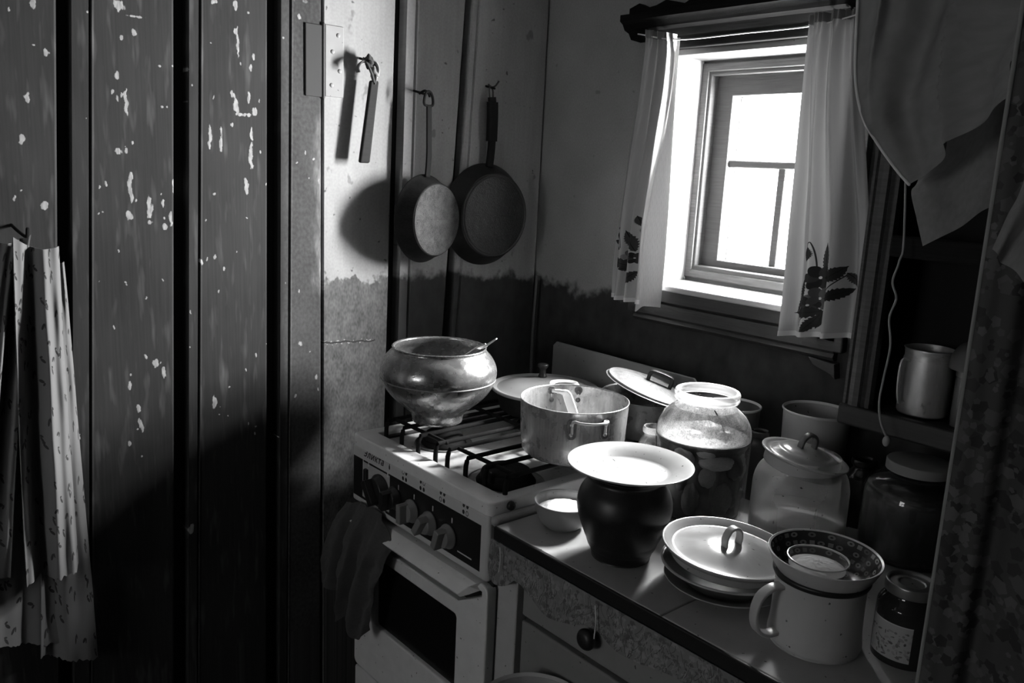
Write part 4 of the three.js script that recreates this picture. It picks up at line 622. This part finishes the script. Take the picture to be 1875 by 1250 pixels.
{ // wooden handle hung by a cord
  const t = thing('wooden_stick', 'dark wooden stick hung by a knotted rag loop from a nail below the hinge', 'stick', [PX + 0.036, 1.545, 0.53]);
  const st = new RoundedBoxGeometry(0.012, 0.185, 0.027, 3, 0.005), q = st.attributes.position; for (let i = 0; i < q.count; i++) { const k = (q.getY(i) + 0.0925) / 0.185; q.setZ(i, q.getZ(i) * lerp(1.02, 0.82, k) + lerp(0.012, -0.012, k)); } st.computeVertexNormals(); mesh('stick', metric(st), M(0.02, 0.85, { map: tWood }), t);
  mesh('rag_loop', strap([[0.002, 0.085, -0.012], [0.004, 0.105, -0.004], [-0.002, 0.125, 0.004], [-0.014, 0.138, 0.008], [-0.01, 0.134, -0.008], [0.0, 0.118, -0.016], [0.004, 0.098, -0.014], [0.003, 0.084, -0.012]], 0.012, 0.004, [1, 0, 0.4]), M(0.12, 0.9, { map: tWeave }), t);
  { const k = new THREE.SphereGeometry(0.011, 20, 14), q = k.attributes.position; for (let i = 0; i < q.count; i++) { const m = 1 + 0.5 * n3(q.getX(i) * 150, q.getY(i) * 150, q.getZ(i) * 150); q.setXYZ(i, q.getX(i) * m * 0.8, q.getY(i) * m * 1.3, q.getZ(i) * m); } k.computeVertexNormals(); k.translate(0.0, 0.108, -0.014); mesh('knot', k, M(0.3, 0.9, { map: tWeave }), t, 'pale knot'); const k2 = k.clone(); k2.translate(-0.004, 0.025, 0.012); mesh('knot', k2, M(0.05, 0.9, { map: tWeave }), t, 'dark knot'); }
  mesh('rag_tail', strap([[-0.012, 0.134, 0.006], [-0.002, 0.128, 0.022], [0.002, 0.115, 0.032], [0.002, 0.106, 0.03]], 0.014, 0.004, [1, 0.3, 0]), M(0.08, 0.9, { map: tWeave }), t);
  mesh('rag_tail', strap([[-0.01, 0.136, 0.0], [0.0, 0.132, -0.014], [0.004, 0.118, -0.02], [0.003, 0.102, -0.018]], 0.012, 0.004, [1, 0.3, 0]), M(0.4, 0.9, { map: tWeave }), t, 'paler rag end');
  nail(t, -0.014, 0.137, 0.004);
}
{ // towel on the left
  const tLeaf = canvasTex(1024, 2048, (x, w, h) => {
    x.fillStyle = g(0.16); x.fillRect(0, 0, w, h); const R = rng(43);
    for (let i = 0; i < 110; i++) { const px = R() * w, py = R() * h, a = R() * 3; x.save(); x.translate(px, py); x.rotate(a); x.fillStyle = g(0.02 + 0.02 * R()); x.beginPath(); x.ellipse(0, 0, 26, 10, 0, 0, 7); x.fill(); x.beginPath(); x.ellipse(22, -14, 16, 7, 0.7, 0, 7); x.fill(); x.restore(); }
  });
  const mT = M(1, 0.95, { map: tLeaf, side: THREE.DoubleSide });
  const t = thing('towel', 'leaf-printed towel hanging in folds on the dark door at the left', 'towel', [PX, 1.3, 1.235]);
  // each panel: top z range, bottom z range, top y, bottom y, distance from the boards, folds
  const panel = (name, zt, zb, yt, yb, x0, amp, nf, ph, hem = 0) => {
    const geo = grid(60, 60, (u, v) => {
      const z = lerp(lerp(zt[0], zt[1], u), lerp(zb[0], zb[1], u), v ** 0.85), s = 0.35 + 0.65 * step(0, 0.35, v), f = amp * s * (Math.sin(u * nf * 6.2832 + ph + 0.5 * Math.sin(v * 2.4)) + 0.45 * Math.sin(u * nf * 14 + ph * 2 + v));
      const sag = -0.012 * Math.sin(u * 3.14) * (1 - v) ** 6, e = hem * 0.006 * n3(u * 24, 3) * (v > 0.97 ? 1 : 0);
      return [x0 + f + 0.012 * v + 0.004 * n3(u * 5, v * 6, ph), lerp(lerp(yt[0], yt[1], u), lerp(yb[0], yb[1], u), v) + sag + e, z];
    }, (u, v) => [u * 0.8 + ph * 0.13, v]);
    return mesh(name, thick(geo, 0.0018), mT, t);
  };
  panel('fold', [0.075, -0.002], [0.2, 0.075], [-0.008, -0.002], [-0.655, -0.645], 0.042, 0.022, 2, 0.4, 1);
  panel('fold', [0.03, -0.043], [0.052, -0.045], [-0.004, -0.022], [-0.663, -0.655], 0.06, 0.022, 1.25, 2.2, 1);
  panel('fold', [-0.03, -0.058], [0.03, -0.075], [-0.03, -0.055], [-0.845, -0.885], 0.024, 0.011, 1.0, 3.6, 1);
  panel('fold', [0.02, -0.03], [0.105, -0.045], [-0.05, -0.06], [-0.80, -0.835], 0.012, 0.006, 1.6, 1.0, 1);
  mesh('hook', tube([[0.0, 0.012, 0.02], [0.03, 0.004, 0.016], [0.055, -0.004, 0.008], [0.06, 0.01, 0.006]], 0.003, 40, 8), mIron, t);
}

// ------------------------------------------------------------------ curtains at the window
function leaf(c, x, y, len, w, a, v) {
  c.save(); c.translate(x, y); c.rotate(a); c.fillStyle = g(v); c.beginPath(); c.moveTo(0, 0);
  const N = 9; for (let i = 1; i <= N; i++) { const t = i / N, r = w * Math.sin(Math.PI * Math.min(1, t * 0.94 + 0.03)); c.lineTo(len * (t - 0.03), -r * 1.12); c.lineTo(len * t, -r * 0.84); }
  c.lineTo(len * 1.04, 0); for (let i = N; i >= 1; i--) { const t = i / N, r = w * Math.sin(Math.PI * Math.min(1, t * 0.94 + 0.03)); c.lineTo(len * t, r * 0.84); c.lineTo(len * (t - 0.03), r * 1.12); }
  c.closePath(); c.fill(); c.strokeStyle = g(0.02); c.lineWidth = 4; c.beginPath(); c.moveTo(0, 0); c.lineTo(len, 0); c.stroke(); c.restore();
}
function flower(c, x, y, r, v) { for (let k = 0; k < 6; k++) { c.fillStyle = g(v * (k % 2 ? 1.5 : 0.8)); c.beginPath(); c.ellipse(x + r * 0.6 * Math.cos(k * 1.05), y + r * 0.6 * Math.sin(k * 1.05), r * 0.55, r * 0.42, k * 1.05, 0, 7); c.fill(); } c.fillStyle = g(0.5); c.beginPath(); c.arc(x, y, r * 0.13, 0, 7); c.fill(); }
function stemLine(c, pts, wd = 6) { c.strokeStyle = g(0.03); c.lineWidth = wd; c.beginPath(); c.moveTo(...pts[0]); c.quadraticCurveTo(...pts[1], ...pts[2]); c.stroke(); }
function clothBase(c, w, h) { c.fillStyle = g(0.42); c.fillRect(0, 0, w, h); const R = rng(47); for (let i = 0; i < 900; i++) { c.fillStyle = g(0.38 + 0.07 * R()); c.fillRect(R() * w, R() * h, 2, 30 + 60 * R()); } }
const tCurtL = canvasTex(640, 2048, (c, w, h) => {
  clothBase(c, w, h); c.translate(-40, -150); c.scale(1.45, 1.06);
  flower(c, 75, 1545, 34, 0.05); leaf(c, 70, 1560, 70, 22, 1.9, 0.04); stemLine(c, [[90, 1545], [150, 1530], [170, 1680]]);
  leaf(c, 165, 1690, 150, 34, 3.5, 0.06); leaf(c, 240, 1690, 150, 26, -1.9, 0.07); leaf(c, 330, 1690, 170, 38, -1.95, 0.05); flower(c, 235, 1745, 50, 0.16); flower(c, 330, 1740, 40, 0.03);
  leaf(c, 290, 1830, 240, 36, 3.45, 0.05); leaf(c, 250, 1820, 80, 24, 2.9, 0.04); leaf(c, 350, 1840, 140, 34, 2.3, 0.04); leaf(c, 345, 1500, 80, 22, -1.9, 0.05); leaf(c, 350, 1560, 70, 20, -1.4, 0.08);
});
const tCurtR = canvasTex(640, 2048, (c, w, h) => {
  clothBase(c, w, h); c.translate(-40, -170); c.scale(1.3, 1.06);
  stemLine(c, [[225, 1720], [215, 1540], [190, 1500]]); stemLine(c, [[190, 1500], [160, 1500], [175, 1550]]); leaf(c, 175, 1530, 90, 30, 1.65, 0.03); leaf(c, 262, 1700, 190, 20, -1.55, 0.05);
  flower(c, 240, 1720, 70, 0.022); leaf(c, 170, 1730, 150, 36, 1.9, 0.035); leaf(c, 300, 1740, 130, 38, -0.75, 0.03); stemLine(c, [[290, 1830], [340, 1760], [400, 1700]]); leaf(c, 395, 1690, 110, 26, 0.9, 0.06);
  leaf(c, 295, 1850, 150, 34, -0.42, 0.025); flower(c, 250, 1850, 66, 0.06); flower(c, 205, 1890, 52, 0.03); leaf(c, 180, 1800, 160, 30, 2.1, 0.05); leaf(c, 280, 1930, 190, 34, 3.05, 0.03); leaf(c, 285, 1925, 120, 34, 1.9, 0.03);
  leaf(c, 260, 1950, 150, 28, 2.15, 0.03); stemLine(c, [[170, 1880], [130, 1940], [170, 2020]], 4); stemLine(c, [[240, 1940], [170, 1960], [160, 2030]], 4); stemLine(c, [[120, 1930], [150, 2000], [140, 2030]], 3);
});
function curtain(label, map, xt, xb, yt, yb, z, folds, seed, side) {
  const mat = new THREE.MeshPhysicalMaterial({ color: 0xffffff, map, roughness: 1, transmission: 0.008, thickness: 0, side: THREE.DoubleSide, specularIntensity: 0.1 });
  const t = thing('window_curtain', label, 'curtain', [xt[0], yb[0], z], 0, 'window curtains');
  const shape = (u, v) => {
    const k = step(0, 0.9, v), x = lerp(lerp(xt[0], xt[1], u), lerp(xb[0], xb[1], u), k), amp = lerp(0.009, 0.018, k) * (1 - 0.25 * v);
    const f = amp * Math.sin(u * folds * 6.2832 + seed + 0.8 * Math.sin(v * 2 + seed)) + 0.004 * Math.sin(u * folds * 15 + 2 * seed) * (1 - 0.7 * v) + 0.004 * n3(u * 4, v * 4, seed);
    const gather = 0.004 * Math.sin(u * folds * 26) * step(0.06, 0.02, v);
    const wrap = (-0.03 * (side > 0 ? step(0.55, 1, u) : step(0.25, 0, u))) * 1;
    return [x - xt[0] + 0.003 * n3(u * 6, v * 3, seed + 3), lerp(lerp(yt[0], yt[1], u), lerp(yb[0], yb[1], u), v) - yb[0], f + gather + 0.018 * v + wrap];
  };
  mesh('drop', grid(110, 70, shape, (u, v) => [u, 1 - v]), mat, t);
  mesh('hem', thick(grid(110, 3, (u, v) => { const p = shape(u, 0.984 + 0.017 * v); return [p[0], p[1], p[2] + 0.0012]; }), 0.0006), M(0.6, 0.95), t);
  mesh('heading', thick(grid(110, 6, (u, v) => { const p = shape(u, 0.028 * v - 0.012); return [p[0], p[1], p[2] + 0.002 + 0.003 * Math.sin(u * folds * 26) * (1 - v)]; }), 0.0008), M(0.28, 0.95), t);
  return t;
}
const cl = curtain('left window curtain with a printed flower spray near its hem', tCurtL, [0.318, 0.424], [0.286, 0.398], [1.782, 1.763], [1.152, 1.152], 0.004, 3.3, 1.1, -1);
{ const mat = new THREE.MeshPhysicalMaterial({ color: gray(0.5), map: tWeave, roughness: 1, transmission: 0.02, thickness: 0, side: THREE.DoubleSide, specularIntensity: 0.1 });
  mesh('turned_edge', grid(30, 60, (u, v) => { const k = step(0, 0.9, v); return [lerp(lerp(0.398, 0.424, u), lerp(0.388, 0.442, u), k) - 0.318, lerp(1.764, lerp(1.132, 1.148, step(0, 0.4, u)), v) - 1.152, -0.006 + 0.014 * (1 - u) * k + 0.008 * Math.sin(u * 4 + 1) + 0.012 * v]; }), mat, cl); }
curtain('right window curtain with a large dark flower spray above its hem', tCurtR, [0.757, 0.856], [0.782, 0.942], [1.768, 1.776], [1.146, 1.166], 0.012, 3.1, 2.6, 1);
{ const c = mesh('curtain_cord', tube([[0.312, 1.779, 0.008], [0.43, 1.7575, 0.008], [0.6, 1.7565, 0.008], [0.77, 1.7575, 0.008], [0.87, 1.772, 0.008]], 0.0016, 60, 6), M(0.7, 0.6)); c.userData = { label: 'taut white curtain cord strung across the top of the window', category: 'cord' }; }

// ------------------------------------------------------------------ cloths hung up at the right
function along(pts) { const c = new THREE.CatmullRomCurve3(pts.map((p) => new THREE.Vector3(...p)), false, 'catmullrom', 0.5); return (t) => c.getPoint(clamp(t)); }
function coons(left, right, top, bottom, nu, nv, fold) {     // cloth between four edge curves, with folds pushed along its normal
  const L = along(left), R = along(right), T = along(top), B = along(bottom), c00 = L(0), c01 = L(1), c10 = R(0), c11 = R(1);
  const base = grid(nu, nv, (u, v) => { const a = L(v).multiplyScalar(1 - u).addScaledVector(R(v), u), b = T(u).multiplyScalar(1 - v).addScaledVector(B(u), v); const m = c00.clone().multiplyScalar((1 - u) * (1 - v)).addScaledVector(c10, u * (1 - v)).addScaledVector(c01, (1 - u) * v).addScaledVector(c11, u * v); return a.add(b).sub(m).toArray(); }, (u, v) => [u * 0.3, v * 0.3]);
  const p = base.attributes.position, n = base.attributes.normal;
  for (let j = 0; j <= nv; j++) for (let i = 0; i <= nu; i++) { const k = j * (nu + 1) + i, f = fold(i / nu, j / nv); p.setXYZ(k, p.getX(k) + n.getX(k) * f, p.getY(k) + n.getY(k) * f, p.getZ(k) + n.getZ(k) * f); }
  base.computeVertexNormals(); return base;
}
const mDrape = new THREE.MeshPhysicalMaterial({ color: gray(0.24), map: tWeave, roughness: 1, transmission: 0.05, thickness: 0, side: THREE.DoubleSide, specularIntensity: 0.1 });
{
  const t = thing('hanging_cloth', 'large pale cloth hung up in swags at the upper right', 'cloth', [1.24, 1.46, 0.556]), O = [1.24, 1.46, 0.556];
  const sub = (a) => a.map((p) => p.map((c, i) => c - O[i]));
  const L = [[1.132, 1.724, 0.534], [1.145, 1.639, 0.546], [1.161, 1.579, 0.562], [1.18, 1.536, 0.57], [1.196, 1.508, 0.56], [1.222, 1.477, 0.556], [1.24, 1.46, 0.556]];
  const B = [[1.24, 1.46, 0.556], [1.26, 1.478, 0.558], [1.285, 1.502, 0.568], [1.32, 1.532, 0.597], [1.352, 1.558, 0.63], [1.377, 1.58, 0.656], [1.407, 1.609, 0.674]];
  const T = [[1.132, 1.724, 0.534], [1.177, 1.735, 0.511], [1.242, 1.73, 0.515], [1.321, 1.709, 0.571], [1.39, 1.681, 0.625]];
  const R = [[1.39, 1.681, 0.625], [1.40, 1.645, 0.65], [1.407, 1.609, 0.674]];
  mesh('front_swag', coons(sub(L), sub(R), sub(T), sub(B), 70, 60, (u, v) => { const q = u * 1.0 - (1 - v) * 0.25; return (0.03 * (1 - 2 * Math.abs(Math.sin(q * 7 + 0.6)) ** 0.7) + 0.009 * Math.sin(q * 31 + v * 3)) * Math.min(1, u * 6) * Math.min(1, (1 - u) * 6) * (0.35 + 0.65 * (1 - v)) + 0.004 * n3(u * 5, v * 5, 3); }), mDrape, t);
  mesh('front_lit_edge', tube(sub(L), 0.0019, 60, 6), M(0.6, 0.9), t);  // paler than the cloth: rim light from the window put into its colour
  const L2 = [[1.217, 1.52, 0.47], [1.223, 1.466, 0.496], [1.225, 1.451, 0.514], [1.235, 1.42, 0.512], [1.246, 1.387, 0.509]], B2 = [[1.246, 1.387, 0.509], [1.266, 1.399, 0.514], [1.285, 1.414, 0.503], [1.302, 1.434, 0.493], [1.321, 1.445, 0.483]], T2 = [[1.217, 1.52, 0.47], [1.248, 1.544, 0.459], [1.269, 1.566, 0.458], [1.295, 1.584, 0.454]], R2 = [[1.295, 1.584, 0.454], [1.31, 1.51, 0.47], [1.321, 1.445, 0.483]];
  mesh('back_swag', coons(sub(L2), sub(R2), sub(T2), sub(B2), 40, 40, (u, v) => 0.006 * Math.sin(u * 7 + 1 + v) * Math.min(1, u * 5) * Math.min(1, (1 - v) * 6)), mDrape, t);
  const l = mesh('clothes_line', tube([[1.07, 2.25, 0.44], [1.13, 1.80, 0.53], [1.177, 1.742, 0.511], [1.242, 1.737, 0.515], [1.321, 1.716, 0.571], [1.39, 1.69, 0.64], [1.5, 1.676, 0.657], [1.8, 1.676, 0.657], [3.2, 1.9, 0.9]], 0.0022, 60, 6), M(0.3, 0.8)); l.userData = { label: 'clothes line over the worktop carrying the hung cloths', category: 'clothes line' };
  const k = thing('hanging_cloth', 'corner of a second pale cloth hanging at the far right edge', 'cloth', [1.4, 1.4, 0.72]);
  const s2 = (a) => a.map((p) => [p[0] - 1.4, p[1] - 1.4, p[2] - 0.72]);
  mesh('corner', coons(s2([[1.414, 1.682, 0.682], [1.413, 1.56, 0.69], [1.409, 1.468, 0.701], [1.405, 1.435, 0.716], [1.402, 1.405, 0.73]]), s2([[1.5, 1.682, 0.682], [1.49, 1.5, 0.70], [1.458, 1.345, 0.715]]), s2([[1.414, 1.682, 0.682], [1.5, 1.682, 0.682]]), s2([[1.402, 1.405, 0.73], [1.41, 1.394, 0.724], [1.423, 1.383, 0.715], [1.458, 1.345, 0.715]]), 30, 40, (u, v) => 0.006 * Math.sin(u * 9 + v) * Math.min(1, u * 5)), mDrape, k);
}
{ // printed curtain down the right edge
  const tPrint = canvasTex(1024, 2048, (c, w, h) => { const R = rng(53); c.fillStyle = g(0.05); c.fillRect(0, 0, w, h); for (let i = 0; i < 1500; i++) { const x = R() * w, y = R() * h, r = 6 + 20 * R(); c.fillStyle = g([0.02, 0.03, 0.075, 0.09][Math.floor(R() * 4)]); c.beginPath(); for (let k = 0; k < 5; k++) c.ellipse(x + r * 0.7 * Math.cos(k * 1.257 + i), y + r * 0.7 * Math.sin(k * 1.257 + i), r * 0.5, r * 0.34, k * 1.257 + i, 0, 7); c.fill(); } });
  const t = thing('printed_curtain', 'dark flower-printed curtain hanging in folds down the right edge', 'curtain', [1.369, 0.3, 0.657]);
  const geo = grid(90, 60, (u, v) => { const s = u * 0.42, f = 0.012 * Math.sin(s * 74 + 0.4) * Math.min(1, u * 12 + 0.2) + 0.005 * Math.sin(s * 190 + v); return [s * 0.93 + 0.35 * f + 0.008 * v, 1.368 * (1 - v), f + 0.004 * n3(u * 5, v * 6)]; }, (u, v) => [u * 1.5, 1.368 * (1 - v) * 1.8]);
  mesh('drop', thick(geo, 0.0018), M(1, 0.9, { map: tPrint }), t);
  mesh('curtain_lit_edge', tube([[0, 1.368, 0.002], [0.003, 0.9, 0.002], [0.008, 0.0, 0.002]], 0.0024, 40, 7), M(0.28, 0.9, { map: tWeave }), t);  // pale tube whose colour stands for window light catching the curtain edge
}
{ // enamel pail on a stool, only its rim shows at the bottom
  const s = thing('stool', 'low round wooden stool in front of the cabinet under the pail', 'stool', [0.822, 0, 0.716], VIEW);
  mesh('seat', lathe([[0.001, 0.345], [0.08, 0.345], [0.084, 0.35], [0.084, 0.364], [0.08, 0.37], [0.001, 0.37]], 40, false), M(0.15, 0.7, { map: tWood }), s);
  for (const a of [0.5, 2.6, 4.7]) mesh('leg', tube([[0.055 * Math.cos(a), 0.346, 0.055 * Math.sin(a)], [0.075 * Math.cos(a), 0.008, 0.075 * Math.sin(a)]], 0.011, 6, 10), M(0.15, 0.7, { map: tWood }), s);
  const p = thing('enamel_pail', 'white enamel pail whose rim shows at the bottom edge before the cabinet', 'pail', [0.822, 0.37, 0.716], VIEW);
  mesh('body', lathe([[0.001, 0], [0.062, 0], [0.068, 0.005], [0.084, 0.2], [0.0885, 0.224], [0.0865, 0.224], [0.082, 0.2], [0.066, 0.008], [0.001, 0.004]], 72, false), M(0.4, 0.3, { map: tSpeck }), p);
  mesh('rim', lathe([[0.0865, 0.221], [0.091, 0.223], [0.093, 0.227], [0.091, 0.2295], [0.0865, 0.225]], 72), M(0.5, 0.3), p);
}
scene.traverse((o) => { if (o.isMesh) o.castShadow = o.receiveShadow = true; });
renderer.render(scene, camera);
